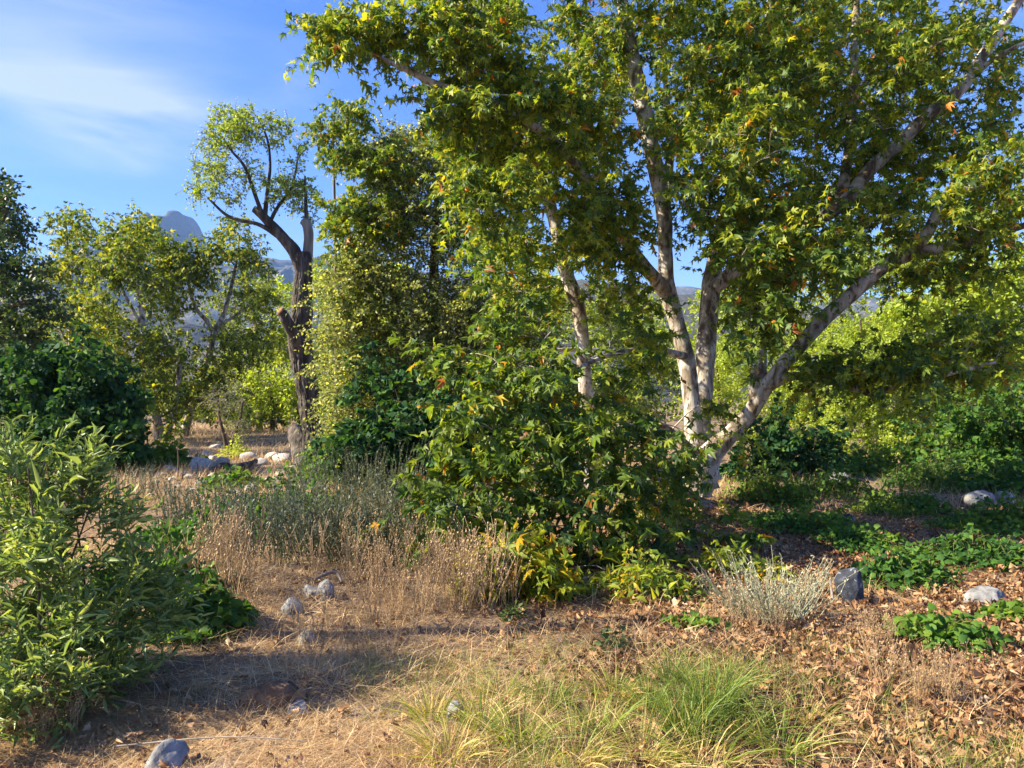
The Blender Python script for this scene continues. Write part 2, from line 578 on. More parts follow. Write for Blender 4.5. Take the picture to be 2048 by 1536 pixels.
M_MOUNT = noise_mat('chaparral_slope', [(0.3, (0.030, 0.034, 0.026)), (0.5, (0.055, 0.055, 0.042)), (0.64, (0.11, 0.10, 0.085)), (0.8, (0.18, 0.16, 0.14))], scale=0.012, detail=10, rough=0.95, bump=0.6, bump_scale=0.03, bdist=30)

# ------------------------------------------------------------------ ground and mountains
gx = np.concatenate([-np.geomspace(5200, 14, 26), np.linspace(-13.6, 13.6, 120), np.geomspace(14, 5200, 26)])
gy = np.concatenate([-np.geomspace(5200, 3, 22), np.linspace(-2.5, 2, 8), np.geomspace(2.15, 24, 100), np.geomspace(24.5, 5200, 40)])
GX, GY = np.meshgrid(gx, gy)
GZ = ground_z(GX, GY) + 0.018 * n2(GX, GY, 3.1, 21, 3) * (np.abs(GX) < 14) * (GY < 30) * (GY > -3)
nx, ny = len(gx), len(gy)
ii = (np.arange(ny - 1)[:, None] * nx + np.arange(nx - 1)[None]).ravel()
tag(link('ground', make_mesh('ground', np.stack([GX, GY, GZ], -1).reshape(-1, 3), np.stack([ii, ii + 1, ii + nx + 1, ii + nx], -1), M_SOIL, smooth=True)), kind='structure')


def mountain(name, y0, y1, prof, seed, amp, nxm=260, nym=44):
    """range whose skyline follows prof (photo pixels) at its crest"""
    pxs = np.concatenate([np.linspace(-900, 244, 60), np.linspace(250, 760, 150), np.linspace(770, 2900, 90)])      # finer where the skyline shows
    nxm = len(pxs)
    t = np.linspace(0, 1.25, nym)
    yc = y0 + (y1 - y0) * t
    PX, T = np.meshgrid(pxs, t)
    Y = np.broadcast_to(yc[:, None], PX.shape)
    X = (PX - 1024) / FPX * (y0 + (y1 - y0) * 1.0)
    crest = np.interp(PX, *zip(*prof))
    H = CAMH + (HOR - crest) / FPX * y1
    sh = np.where(T <= 1, np.sin(np.clip(T, 0, 1) * math.pi / 2) ** 1.15, 1 - (T - 1) * 1.8)
    r = 1 - np.abs(fbm(np.stack([X / (y1 * .10), Y / (y1 * .16), 0 * X], -1), 5, seed, 0.55))
    fine = fbm(np.stack([X / (y1 * .02), Y / (y1 * .03), 0 * X], -1), 4, seed + 3)
    amp_ = amp * np.clip((T < .97) * 1.0, 0, 1)
    Z = H * sh * (1 - amp_ * (1 - np.abs(2 * np.clip(T, 0, 1) - 1)) * (1 - r)) + H * 0.022 * fine * sh
    Z = np.maximum(Z, 0) - 0.5
    i = (np.arange(nym - 1)[:, None] * nxm + np.arange(nxm - 1)[None]).ravel()
    me = make_mesh(name, np.stack([X, Y, Z], -1).reshape(-1, 3), np.stack([i, i + 1, i + nxm + 1, i + nxm], -1), M_MOUNT, smooth=False)
    tag(link(name, me), kind='structure')


mountain('mountain', 1600, 3000, [(-900, 520), (-300, 540), (150, 575), (280, 570), (322, 500), (334, 462), (341, 446), (350, 441), (358, 444), (368, 433), (377, 425), (383, 430), (392, 443), (402, 455), (409, 470), (420, 510), (445, 535), (520, 540), (548, 520), (575, 527), (640, 522), (690, 512), (760, 530), (900, 555), (1100, 560), (1300, 580), (1700, 600), (2900, 560)], 40, 0.30)
mountain('hillside', 500, 1000, [(-900, 640), (-200, 610), (150, 600), (300, 625), (420, 650), (520, 690), (640, 700), (800, 640), (950, 590), (1150, 570), (1300, 590), (1500, 620), (2000, 640), (2900, 600)], 61, 0.2)


# ------------------------------------------------------------------ plant growing
AVOID = []      # stretches of trunk that stand free of foliage: ((px, py, distance), ...), half width px


def free_of_trunks(C):
    px = 1024 + C[:, 0] / C[:, 1] * FPX
    py = HOR - (C[:, 2] - CAMH) / C[:, 1] * FPX
    ok = np.ones(len(C), bool)
    for pts, hw in AVOID:
        q = A(pts, float)
        for a_, b_ in zip(q[:-1], q[1:]):
            d = b_[:2] - a_[:2]
            t = np.clip(((px - a_[0]) * d[0] + (py - a_[1]) * d[1]) / (d @ d), 0, 1)
            dist = np.hypot(px - a_[0] - t * d[0], py - a_[1] - t * d[1])
            yt = a_[2] + (b_[2] - a_[2]) * t
            ok &= ~((dist < hw) & (C[:, 1] < yt + .1) & (rng.random(len(C)) < .9))
    return ok


def blobs(spec, rad=(0.3, 0.5), floor=0.12):
    """leafy clumps: (px, py, half width px, half height px, distance, half depth, number)"""
    C = []
    for px, py, rx, ry, y, dy, n in spec:
        d = rand_dir(n) * (rng.random((n, 1)) ** 0.42)
        yy = y + d[:, 1] * dy
        qx, qy = px + d[:, 0] * rx, py + d[:, 2] * ry
        C.append(np.stack([(qx - 1024) / FPX * yy, yy, CAMH + (HOR - qy) / FPX * yy, U(*rad, n)], -1))
    C = np.concatenate(C)
    C = C[free_of_trunks(C)]
    return C[C[:, 2] > ground_z(C[:, 0], C[:, 1]) + floor]


def branches(skel, skr, C, k=6, sag=0.1, rmin=0.004, thick=0.010):
    """a curved branch from the skeleton to every clump, later ones springing from earlier ones"""
    sp, sr = np.asarray(skel, float), np.asarray(skr, float)
    order = np.argsort([np.min(np.linalg.norm(sp - c[:3], axis=1)) for c in C])
    out, rad = [], []
    t = np.linspace(0, 1, k)[:, None]
    for i in order:
        c = C[i, :3]
        d = sp - c
        cost = np.linalg.norm(d, axis=1) + 0.6 * np.maximum(d[:, 2], 0)
        j = int(np.argmin(cost))
        p0 = sp[j]
        Ln = np.linalg.norm(c - p0) + 1e-3
        up = A([0, 0, 1.0])
        p1 = p0 + (c - p0) * 0.33 + up * Ln * U(0.02, 0.16) + rng.normal(size=3) * Ln * 0.07
        p2 = p0 + (c - p0) * 0.70 + up * Ln * sag + rng.normal(size=3) * Ln * 0.07
        b = (1 - t) ** 3 * p0 + 3 * (1 - t) ** 2 * t * p1 + 3 * (1 - t) * t ** 2 * p2 + t ** 3 * c
        b[1:-1] += rng.normal(size=(k - 2, 3)) * Ln * 0.012
        r0 = min(sr[j] * 0.65, 0.005 + thick * Ln)
        r = r0 + (rmin - r0) * t[:, 0]
        out.append(b)
        rad.append(np.maximum(r, rmin * .8))
        sp = np.vstack([sp, b[2::2]])
        sr = np.concatenate([sr, r[2::2]])
    oo = np.empty(len(C), int)
    oo[np.arange(len(C))] = order
    return np.array(out), np.array(rad), C[order]


def twigs_of(B, C, per, spread=1.0, upb=0.15, droop=0.25, k=3, tail=0.45):
    """short curved twigs along the outer part of every branch"""
    m = len(B)
    K = B.shape[1]
    t = U(tail, 1.0, (m, per)) * (K - 1)
    i = np.minimum(t.astype(int), K - 2)
    f = (t - i)[..., None]
    ar = np.arange(m)[:, None]
    s = B[ar, i] * (1 - f) + B[ar, i + 1] * f
    bd = unit(B[:, -1] - B[:, -3])[:, None]
    d = unit(rand_dir(m * per).reshape(m, per, 3) * spread + bd * 0.7 + A([0, 0, upb]))
    ln = C[:, 3][:, None] * U(0.5, 1.25, (m, per))
    q = np.linspace(0, 1, k)[None, None, :, None]
    Pt = s[:, :, None] + d[:, :, None] * ln[..., None, None] * q - A([0, 0, 1.0]) * (droop * ln)[..., None, None] * q ** 2
    return Pt.reshape(-1, k, 3)


def leaves_on(Tw, per, size, hang=0.45, flat=0.8, t0=0.2, out=0.5, petiole=0.3, jitter=0.5, sun=0.0):
    """leaves along twigs: positions, axes, normals, sizes"""
    m, k, _ = Tw.shape
    t = np.clip(np.linspace(t0, 1.0, per)[None] + U(-.5, .5, (m, per)) / per, 0, 1) * (k - 1)
    i = np.minimum(t.astype(int), k - 2)
    f = (t - i)[..., None]
    ar = np.arange(m)[:, None]
    s = Tw[ar, i] * (1 - f) + Tw[ar, i + 1] * f
    d = unit(Tw[ar, i + 1] - Tw[ar, i])
    sd = unit(np.cross(d, A([0, 0, 1.0])) + 1e-3) * np.where((np.arange(per) % 2) == 0, 1, -1)[None, :, None]
    r = rng.normal(size=(m, per, 3)) * jitter
    a = unit(d * out + sd * 0.75 + r - A([0, 0, hang]))
    n = unit(A([0, 0, flat]) + rng.normal(size=(m, per, 3)) * 0.6 + A(sun_dir) * sun)
    sz = U(size[0], size[1], (m, per))
    pos = s + (d * 0.3 + sd * 0.6 + r * 0.3) * (sz * petiole)[..., None]
    return pos.reshape(-1, 3), a.reshape(-1, 3), n.reshape(-1, 3), sz.ravel()


def tint_of(n, autumn=0.05, lo=0.0, hi=0.72):
    t = lo + (hi - lo) * rng.beta(1.15, 1.25, n)
    if autumn:
        m = rng.random(n) < autumn
        t[m] = U(0.78, 1.0, m.sum())
    return t


_variants = {}


def leaf_variants(T, mat, key, nv=24, lo=0.0, hi=1.0):
    if key not in _variants:
        lst = []
        for i in range(nv):
            V = T[0].copy()
            r_ = np.random.default_rng(900 + i)
            V[:, :2] *= 1 + .13 * r_.normal(size=(len(V), 2))
            V[:, 2] = V[:, 2] * (0.6 + 0.5 * (i % 4)) + r_.uniform(-.2, .8) * np.abs(V[:, 0]) - r_.uniform(0, .4) * V[:, 1] ** 2
            lst.append(make_mesh(key, V, T[1], mat, {'tint': np.full(len(V), lo + (hi - lo) * i / (nv - 1))}))
        _variants[key] = lst
    return _variants[key]


def in_view(pos, m=30):
    px = 1024 + pos[:, 0] / pos[:, 1] * FPX
    py = HOR - (pos[:, 2] - CAMH) / pos[:, 1] * FPX
    return (px > -m) & (px < 2048 + m) & (py > -m) & (py < 1536 + m) & (pos[:, 1] > 0.3)


def put_leaves(parent, T, mat, pos, a, n, sz, tint, key, single=0, name='leaf', crown='crown', width=None, bias=0.35):
    """the leaves that show largest become objects of their own, the rest one crown"""
    m = len(pos)
    width = U(0.82, 1.08, m) * (1.0 if width is None else width)
    keep = np.ones(m, bool)
    if single:
        score = np.where(in_view(pos), sz / pos[:, 1] * (1 + bias * rng.random(m)), -1)
        idx = np.argsort(-score)[:single]
        keep[idx] = False
        var = leaf_variants(T, mat, key)
        b, aa, nn = frames(a[idx], n[idx])
        loc = pos[idx] - A(parent.location)
        for q, i in enumerate(idx):
            o = link(name, var[int(np.clip(round(tint[i] * (len(var) - 1)), 0, len(var) - 1))], parent)
            s = float(sz[i])
            M = np.eye(4)
            M[:3, 0], M[:3, 1], M[:3, 2], M[:3, 3] = b[q] * s * width[i], aa[q] * s, nn[q] * s, loc[q]
            o.matrix_local = Matrix(M.tolist())
    if T is LOBED and keep.sum() > 9000:      # smaller-looking leaves further up take a lighter shape
        k2 = keep & (sz / np.maximum(pos[:, 1], .1) < np.quantile(sz[keep] / pos[keep, 1], .94))
        V, F = scatter(LOBE8, pos[k2], a[k2], n[k2], sz[k2], width[k2], U(0.3, 2.4, k2.sum()), vary=.16)
        part('crown', V, F, mat, parent, {'tint': rep(LOBE8, tint[k2])}, kind='stuff')
        keep = keep & ~k2
    V, F = scatter(T, pos[keep], a[keep], n[keep], sz[keep], width[keep], U(0.3, 2.4, keep.sum()), vary=0.16 if len(T[0]) > 5 else 0.0)
    return part(crown, V, F, mat, parent, {'tint': rep(T, tint[keep])}, kind='stuff')


def limbs_of(parent, specs, mat, sides=14, step=0.12, rough=0.07, furrow=0.0, freq=3.0):
    """trunk and limbs from (name, [(px, py, distance, half width px)]) -> skeleton points"""
    sk, sr = [], []
    for q, (name, pts) in enumerate(specs):
        p = [P(a, b, c) for a, b, c, _ in pts]
        r = [w / FPX * c for _, _, c, w in pts]
        V, F, pp, rr = limb_mesh(p, r, sides, step, rough, furrow, 17 * q + 5, freq=freq)
        o = part(name, V, F, mat, parent, smooth=True)
        o.data.validate()
        sk.append(pp)
        sr.append(rr)
    return np.concatenate(sk), np.concatenate(sr)


def wood(parent, B, R, Tw, mat, rt=0.003, sides=5, tsides=3, bname='branches', tmat=None):
    V, F = tubes(B, R, sides)
    part(bname, V, F, mat, parent, smooth=True, kind='stuff')
    if Tw is not None and len(Tw):
        k = Tw.shape[1]
        V, F = tubes(Tw, np.broadcast_to(np.linspace(rt, rt * 0.5, k), Tw.shape[:2]), tsides)
        part('twigs', V, F, tmat or mat, parent, kind='stuff')


def leafy_tree(name, label, cat, base, limbs, spec, T, mat, size, twigs, per, rad=(0.3, 0.5), bark=None, tmat=None, autumn=0.0, tint=(0, 1.0), single=0, key=None,
               hang=0.45, flat=0.8, group=None, limb_sides=12, thick=0.010, sag=0.1, droop=0.25, twig_r=0.003, rough=0.07, bmat=None, bsides=4, step=0.12, floor=0.12, spread=1.0, jitter=0.5, tail=0.45, near=None, shoots=0):
    t = thing(name, label, cat, base, group)
    sk, sr = limbs_of(t, limbs, bark or M_BARK, limb_sides, step, rough)
    C = blobs(spec, rad, floor)
    if shoots:                                # ragged outline: stray shoots beyond the mass
        e = C[rng.integers(0, len(C), shoots)].copy()
        e[:, :3] += unit(e[:, :3] - C[:, :3].mean(0) + A([0, 0, .5])) * U(.2, .75, (shoots, 1))
        e[:, 3] *= .7
        C = np.vstack([C, e])
    B, R, C = branches(sk, sr, C, thick=thick, sag=sag)
    Tw = twigs_of(B, C, twigs, droop=droop, spread=spread, tail=tail)
    wood(t, B, R, Tw if twig_r else None, bmat or M_TWIGP, rt=twig_r, sides=bsides, tmat=tmat or M_TWIG)
    pos, a, n, sz = leaves_on(Tw, per, size, hang, flat, jitter=jitter)
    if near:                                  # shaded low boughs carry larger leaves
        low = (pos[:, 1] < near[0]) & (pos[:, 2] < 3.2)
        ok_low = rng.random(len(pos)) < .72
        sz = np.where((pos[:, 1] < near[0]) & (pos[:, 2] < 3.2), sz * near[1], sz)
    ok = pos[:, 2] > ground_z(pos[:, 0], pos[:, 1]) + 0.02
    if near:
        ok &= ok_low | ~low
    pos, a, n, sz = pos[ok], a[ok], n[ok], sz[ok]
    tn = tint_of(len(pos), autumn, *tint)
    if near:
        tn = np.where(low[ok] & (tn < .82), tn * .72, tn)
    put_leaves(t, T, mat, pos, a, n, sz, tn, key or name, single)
    return t


# ------------------------------------------------------------------ the big sycamore
AVOID = [([(1382, 800, 10.8), (1352, 640, 10.8), (1331, 500, 10.8), (1312, 340, 10.8), (1283, 200, 10.8), (1265, 120, 10.8)], 46), ([(1408, 770, 11.2), (1424, 560, 11.3)], 44),
         ([(1386, 1010, 10.6), (1425, 905, 10.6), (1500, 825, 10.4)], 44), ([(1540, 762, 10.2), (1645, 640, 9.9), (1770, 532, 9.7), (1850, 500, 9.6)], 50), ([(1680, 412, 10.6), (1800, 285, 10.5), (1960, 120, 10.4), (2040, 0, 10.3)], 34),
         ([(1172, 770, 12.2), (1155, 610, 12.2), (1100, 408, 12.2)], 46), ([(1090, 270, 9.2), (960, 195, 8.8), (840, 150, 8.6)], 16), ([(1300, 545, 10.4), (1205, 410, 9.8)], 12), ([(1890, 405, 9.4), (2048, 350, 9.1)], 16),
         ([(1702, 250, 11.2), (1710, 60, 11.6)], 14), ([(608, 880, 19), (600, 685, 19), (607, 545, 19), (530, 440, 19)], 19)]
SPRAYS = [(895, 1003, 6.8), (970, 1030, 6.8), (910, 930, 7.0), (985, 962, 7.0), (955, 860, 7.3), (1045, 892, 7.2), (970, 792, 7.6), (1060, 802, 7.5), (1000, 722, 8.0), (1100, 742, 7.9), (1080, 662, 8.3), (1185, 692, 8.2), (1150, 822, 7.7),
          (1205, 882, 7.5), (1120, 932, 7.2), (1080, 1002, 6.9), (1185, 992, 7.2), (1260, 942, 7.6), (1285, 862, 8.1), (1250, 782, 8.3), (1300, 1012, 7.8), (1345, 930, 8.5), (1230, 1062, 7.3), (1120, 1062, 6.9), (1000, 1082, 6.6), (1340, 1082, 7.9), (1440, 1040, 8.6), (1460, 1100, 8.0), (1300, 720, 8.6), (930, 700, 8.4), (1385, 1062, 8.3), (1425, 1105, 8.0), (1300, 1105, 7.5), (1210, 1108, 7.0), (1360, 1010, 8.6)]
leafy_tree('sycamore_tree', 'large sycamore with several mottled white trunks leaning from one flared base', 'tree', G(1395, 1030),
    [('trunk', [(1392, 1062, 10.6, 62), (1390, 1030, 10.6, 44), (1386, 990, 10.6, 36), (1400, 945, 10.6, 38), (1425, 905, 10.6, 23), (1462, 868, 10.5, 17), (1500, 825, 10.4, 15.5), (1540, 762, 10.2, 15), (1592, 700, 10.0, 14.5), (1645, 640, 9.9, 15), (1705, 588, 9.8, 14), (1770, 532, 9.7, 13), (1835, 505, 9.6, 12), (1905, 490, 9.5, 12), (2010, 462, 9.3, 8), (2120, 430, 9.2, 4)]),
     ('trunk', [(1404, 980, 10.75, 34), (1392, 900, 10.8, 21), (1382, 800, 10.8, 17), (1372, 720, 10.8, 17), (1352, 640, 10.8, 16), (1334, 575, 10.8, 17), (1331, 500, 10.8, 14), (1327, 420, 10.8, 16), (1312, 340, 10.8, 16), (1297, 270, 10.8, 16), (1283, 200, 10.8, 17), (1265, 120, 10.8, 15), (1248, 30, 10.8, 12), (1225, -120, 10.8, 8), (1215, -280, 10.8, 4)]),
     ('trunk', [(1412, 960, 11.0, 30), (1402, 860, 11.1, 19), (1408, 760, 11.2, 19), (1416, 650, 11.3, 19), (1424, 560, 11.3, 18), (1440, 470, 11.3, 15), (1470, 380, 11.3, 12), (1500, 260, 11.2, 12), (1530, 120, 11.2, 10), (1545, -60, 11.2, 6), (1560, -220, 11.2, 3)]),
     ('limb', [(1330, 582, 10.7, 16), (1292, 535, 10.4, 12), (1248, 478, 10.1, 11), (1205, 410, 9.8, 10), (1160, 340, 9.5, 10), (1100, 278, 9.2, 10), (1040, 232, 9.0, 9), (960, 195, 8.8, 8), (880, 172, 8.7, 8), (815, 140, 8.6, 6), (750, 112, 8.5, 4), (690, 85, 8.4, 2)]),
     ('limb', [(1428, 575, 11.2, 16), (1500, 520, 11.0, 14), (1590, 465, 10.8, 13), (1680, 412, 10.6, 13), (1742, 338, 10.5, 13), (1800, 285, 10.5, 12), (1850, 235, 10.4, 12), (1920, 180, 10.4, 11), (1960, 120, 10.4, 11), (2010, 45, 10.3, 10), (2060, -40, 10.3, 8), (2100, -160, 10.3, 4)]),
     ('limb', [(1770, 534, 9.7, 14), (1845, 478, 9.5, 12), (1880, 420, 9.4, 11), (1930, 378, 9.3, 10), (2000, 358, 9.2, 9), (2100, 340, 9.0, 6)]),
     ('limb', [(1535, 772, 10.2, 12), (1590, 752, 9.9, 9), (1660, 762, 9.6, 8), (1720, 778, 9.4, 8), (1752, 787, 9.3, 8), (1800, 766, 9.2, 7), (1890, 748, 9.1, 6), (1990, 724, 9.0, 4)]),
     ('dead_stub', [(1512, 800, 10.35, 14), (1516, 760, 10.3, 17), (1520, 728, 10.3, 13), (1527, 700, 10.3, 6), (1523, 682, 10.3, 3)]),
     ('limb', [(1368, 712, 10.7, 9), (1310, 700, 10.0, 6), (1240, 705, 9.2, 5), (1160, 735, 8.4, 4), (1080, 800, 7.8, 3)]),
     ('limb', [(1384, 900, 10.6, 9), (1320, 850, 9.8, 6), (1240, 860, 9.0, 5), (1150, 900, 8.2, 4), (1050, 950, 7.5, 3)]),
     ('limb', [(1380, 985, 10.5, 9), (1310, 960, 9.6, 6), (1230, 985, 8.6, 5), (1150, 1010, 7.8, 4), (1040, 1025, 7.1, 3)]),
     ('limb', [(1676, 418, 10.65, 11), (1689, 360, 10.8, 10), (1702, 250, 11.1, 9), (1709, 120, 11.4, 8), (1712, 30, 11.6, 7), (1716, -90, 11.8, 5), (1720, -200, 12, 3)]),
     ('limb', [(1704, 205, 11.2, 6), (1745, 150, 11.4, 5), (1790, 110, 11.5, 4), (1850, 90, 11.6, 2)]),
     ('limb', [(1329, 440, 10.85, 10), (1338, 340, 11.4, 9), (1338, 280, 11.7, 8), (1335, 225, 11.9, 7), (1330, 150, 12, 5), (1318, 60, 12, 4)]),
     ('limb', [(1945, 155, 10.4, 6), (1985, 120, 10.2, 5), (2048, 85, 10, 3), (2100, 60, 10, 2)])],
    [(700, 75, 70, 45, 8.5, .4, 16), (790, 70, 70, 60, 8.6, .5, 12), (920, 50, 110, 90, 8.9, .8, 42), (900, 190, 80, 50, 8.8, .6, 18), (1010, 200, 140, 70, 9.1, .9, 36),
     (1000, 400, 100, 60, 8.2, .5, 18), (1350, 90, 120, 140, 10.2, 1.6, 44), (1500, 240, 150, 160, 9.6, 1.5, 62), (1260, 260, 110, 110, 9.9, 1.2, 30),
     (1440, 400, 150, 100, 9.2, 1.1, 44), (1600, 80, 140, 110, 10.4, 1.6, 30), (1860, 80, 180, 90, 10.0, 1.6, 36), (1840, 300, 110, 70, 10.0, 1.0, 16),
     (1990, 340, 100, 80, 9.1, 1.0, 26), (1580, 500, 140, 80, 8.9, 1.0, 34), (1240, 480, 110, 90, 9.6, 1.0, 24), (1790, 440, 130, 60, 9.4, .9, 22),
     (1950, 450, 110, 50, 9.2, 1.0, 20), (1060, 570, 100, 70, 8.8, .7, 16), (1270, 640, 100, 70, 9.2, .9, 18), (1440, 860, 80, 70, 9.4, .6, 10)]
    + [(px, py, 80, 15, y, .3, 4) for px, py, y in SPRAYS] + [
     (1180, 860, 130, 110, 9.2, .6, 9), (1300, 960, 90, 90, 9.2, .6, 7),
     (1510, 650, 80, 60, 8.9, .6, 14), (1700, 745, 130, 28, 9.2, .5, 24), (1850, 735, 110, 30, 9.0, .5, 18), (1960, 690, 90, 50, 9.2, .6, 18), (1460, 1110, 60, 50, 7.8, .4, 8),
     (1640, 180, 130, 110, 12.2, 1.2, 44), (1780, 200, 110, 100, 12.2, 1.0, 26), (1700, 40, 160, 80, 12.2, 1.2, 34), (1640, 360, 120, 80, 12, 1, 30), (1400, 250, 110, 120, 12.3, 1, 34), (1770, 400, 80, 50, 12, .8, 10),
     (1560, 500, 100, 60, 12, .8, 16), (1900, 380, 120, 60, 11.8, .8, 14), (1190, 180, 90, 120, 10.8, 1, 34), (1120, 240, 120, 60, 8.9, .5, 16), (1180, 380, 90, 70, 9.2, .5, 16), (960, 300, 100, 60, 9.4, .7, 18), (1040, 470, 110, 60, 9.4, .7, 18), (1460, 130, 130, 100, 9.6, .8, 22), (1720, 180, 130, 90, 9.8, .8, 20), (1860, 200, 90, 70, 9.8, .8, 12),
     (1930, 200, 110, 80, 10.8, 1, 22), (2020, 120, 70, 90, 10.4, 1, 16), (1740, 300, 90, 70, 11, .8, 16), (1500, 60, 120, 80, 11.5, 1, 22), (1250, 40, 110, 80, 11, 1, 18), (1640, 460, 110, 60, 10.6, .8, 18), (1500, 560, 70, 70, 11.8, .6, 14),
     (1740, 560, 90, 40, 9.6, .5, 10), (1900, 540, 120, 40, 9.4, .7, 14), (1400, 960, 90, 60, 9.4, .5, 12),
     (1150, -130, 250, 90, 9.6, 1.6, 40), (1550, -130, 260, 90, 10.2, 1.8, 50), (1950, -130, 240, 90, 10.2, 1.8, 40)],
    LOBED, M_SYC, (0.062, 0.112), 4, 15, rad=(0.34, 0.66), autumn=0.03, tint=(0, .80), near=(8.5, 1.2), single=300, key='sycamore_leaf', limb_sides=20, thick=0.009, step=0.08)

leafy_tree('sycamore_tree', 'slender white sycamore trunk behind the drooping low boughs of the large sycamore', 'tree', G(1178, 1000),
    [('trunk', [(1182, 1010, 12.2, 20), (1178, 900, 12.2, 15), (1172, 790, 12.2, 14), (1165, 690, 12.2, 14), (1155, 610, 12.2, 15), (1132, 545, 12.2, 14), (1117, 480, 12.2, 13), (1100, 408, 12.2, 12), (1075, 320, 12.1, 10), (1040, 220, 12.0, 9), (1005, 130, 12.0, 9), (985, 80, 12.0, 8), (960, -40, 12, 6), (950, -160, 12, 3)]),
     ('limb', [(1095, 400, 12.2, 8), (1150, 385, 12.3, 7), (1200, 388, 12.4, 6), (1260, 420, 12.6, 4)]),
     ('limb', [(1030, 200, 12.0, 7), (985, 150, 11.8, 7), (960, 100, 11.7, 7), (945, 60, 11.7, 7), (935, 0, 11.7, 5)]),
     ('limb', [(1160, 698, 12.2, 5), (1125, 700, 12.0, 4), (1080, 702, 11.8, 2)])],
    [(1080, 320, 150, 100, 11.6, 1.2, 70), (960, 260, 90, 60, 11.4, .9, 26), (1150, 120, 110, 110, 12.2, 1.2, 34), (980, 60, 90, 80, 12, 1, 22), (1180, 440, 120, 90, 12, 1.1, 36), (1060, 500, 110, 80, 11.5, .9, 28),
     (1180, 600, 110, 70, 11.8, .9, 20), (1040, -100, 160, 80, 12, 1.3, 24)],
    LOBE8, M_SYC, (0.07, 0.12), 4, 13, rad=(0.34, 0.64), autumn=0.035, tint=(.1, .82), key='star_leaf', single=60)

# low yellowing shoots
leafy_tree('sycamore_sapling', 'low yellowing sycamore shoots among dry stalks under the large sycamore', 'sapling', G(1050, 1225),
    [('stem', [(1060, 1222, 6.1, 5), (1075, 1150, 6.2, 4), (1085, 1080, 6.5, 4), (1080, 1030, 6.8, 3)]), ('stem', [(1010, 1218, 6.1, 4), (990, 1170, 6.15, 3), (970, 1115, 6.2, 2)]), ('stem', [(1090, 1218, 6.1, 4), (1110, 1180, 6.1, 3), (1120, 1140, 6.1, 2)])],
    [(985, 1140, 50, 55, 6.2, .3, 22), (1100, 1165, 42, 50, 6.1, .3, 22), (1045, 1110, 50, 30, 6.3, .3, 12), (1190, 1160, 60, 40, 6.6, .3, 12)],
    LOBED, M_SYC_Y, (0.09, 0.15), 3, 5, rad=(0.14, 0.26), tint=(.05, .95), bark=M_TWIG, single=80, key='yellow_leaf', limb_sides=8, floor=0.05)

# ------------------------------------------------------------------ half-dead cottonwood
t = thing('half_dead_tree', 'dark furrowed half-dead tree with broken stubs and small leafy top', 'tree', G(630, 930))
V, F, p1, r1 = limb_mesh([P(*q) for q in ((640, 950, 19), (634, 915, 19), (630, 862, 19), (619, 800, 19), (608, 740, 19), (600, 685, 19), (604, 610, 19), (607, 545, 19), (606, 505, 19))],
                         [w / FPX * 19 for w in (42, 29, 23, 21, 20.5, 23, 18.5, 16, 15)], 110, 0.05, 0.10, 0.20, 3)
part('trunk', V, F, M_BARKD, t, smooth=True).data.validate()
sk, sr = [p1], [r1]
for nm, pts, mat in (('limb', [(601, 535, 19, 13), (588, 503, 19, 13), (568, 478, 18.9, 11), (549, 456, 18.9, 10), (531, 438, 18.8, 9), (518, 425, 18.8, 9), (508, 418, 18.8, 7)], M_BARKD),
                     ('broken_limb', [(610, 550, 19.02, 13), (615, 505, 19.1, 10), (617, 475, 19.1, 9), (614, 450, 19.1, 10), (606, 441, 19.1, 8)], M_WOODG),
                     ('dead_spike', [(614, 455, 19.1, 5), (612, 420, 19.1, 4), (611, 385, 19.1, 3), (610, 352, 19.1, 2)], M_BARKD),
                     ('sawn_stub', [(601, 704, 18.9, 15), (588, 670, 18.6, 12), (573, 642, 18.4, 11), (563, 624, 18.3, 10)], M_BARKD),
                     ('limb', [(566, 480, 18.9, 5), (520, 450, 18.8, 4.2), (478, 440, 18.7, 3.6), (450, 428, 18.6, 3), (415, 395, 18.5, 2)], M_BARKD),
                     ('limb', [(527, 437, 18.8, 5), (512, 395, 18.7, 4), (490, 335, 18.6, 3.2), (462, 300, 18.6, 2.4), (440, 265, 18.5, 1.6)], M_BARKD),
                     ('limb', [(530, 437, 18.8, 5), (533, 395, 18.9, 4), (540, 335, 19, 3), (535, 280, 19, 2.2), (515, 235, 19, 1.5)], M_BARKD),
                     ('limb', [(538, 448, 18.8, 4.5), (555, 415, 19, 3.5), (580, 380, 19.2, 2.6), (592, 340, 19.3, 2), (598, 290, 19.3, 1.3)], M_BARKD)):
    V, F, p1, r1 = limb_mesh([P(*q[:3]) for q in pts], [q[3] / FPX * q[2] for q in pts], 26 if pts[0][3] > 9 else 8, 0.07, 0.10, 0.10 if pts[0][3] > 9 else 0, 31)
    part(nm, V, F, mat, t, smooth=True).data.validate()
    sk.append(p1)
    sr.append(r1)
def cut_face(owner, root, c, ax, r):
    """pale sawn end of a stub, a piece of that stub"""
    c, ax = A(c, float), unit(A(ax, float))
    u = unit(np.cross(ax, A([.3, .2, 1.0])))
    v = np.cross(ax, u)
    an_ = np.arange(18) / 18 * 6.2832
    ring = c + ax * .02 + (np.cos(an_)[:, None] * u + np.sin(an_)[:, None] * v) * r * U(.82, 1.0, (18, 1))
    V_ = np.vstack([ring, ring - ax * .05, (c + ax * .03)[None]])
    j_ = np.arange(18)
    k_ = (j_ + 1) % 18
    F_ = np.vstack([np.stack([j_, k_, np.full(18, 36)], -1), np.stack([j_, j_ + 18, k_], -1), np.stack([k_, j_ + 18, k_ + 18], -1)])
    link('cut_face', make_mesh('cut_face', V_ - A(root.location), F_, M_CUT), owner)


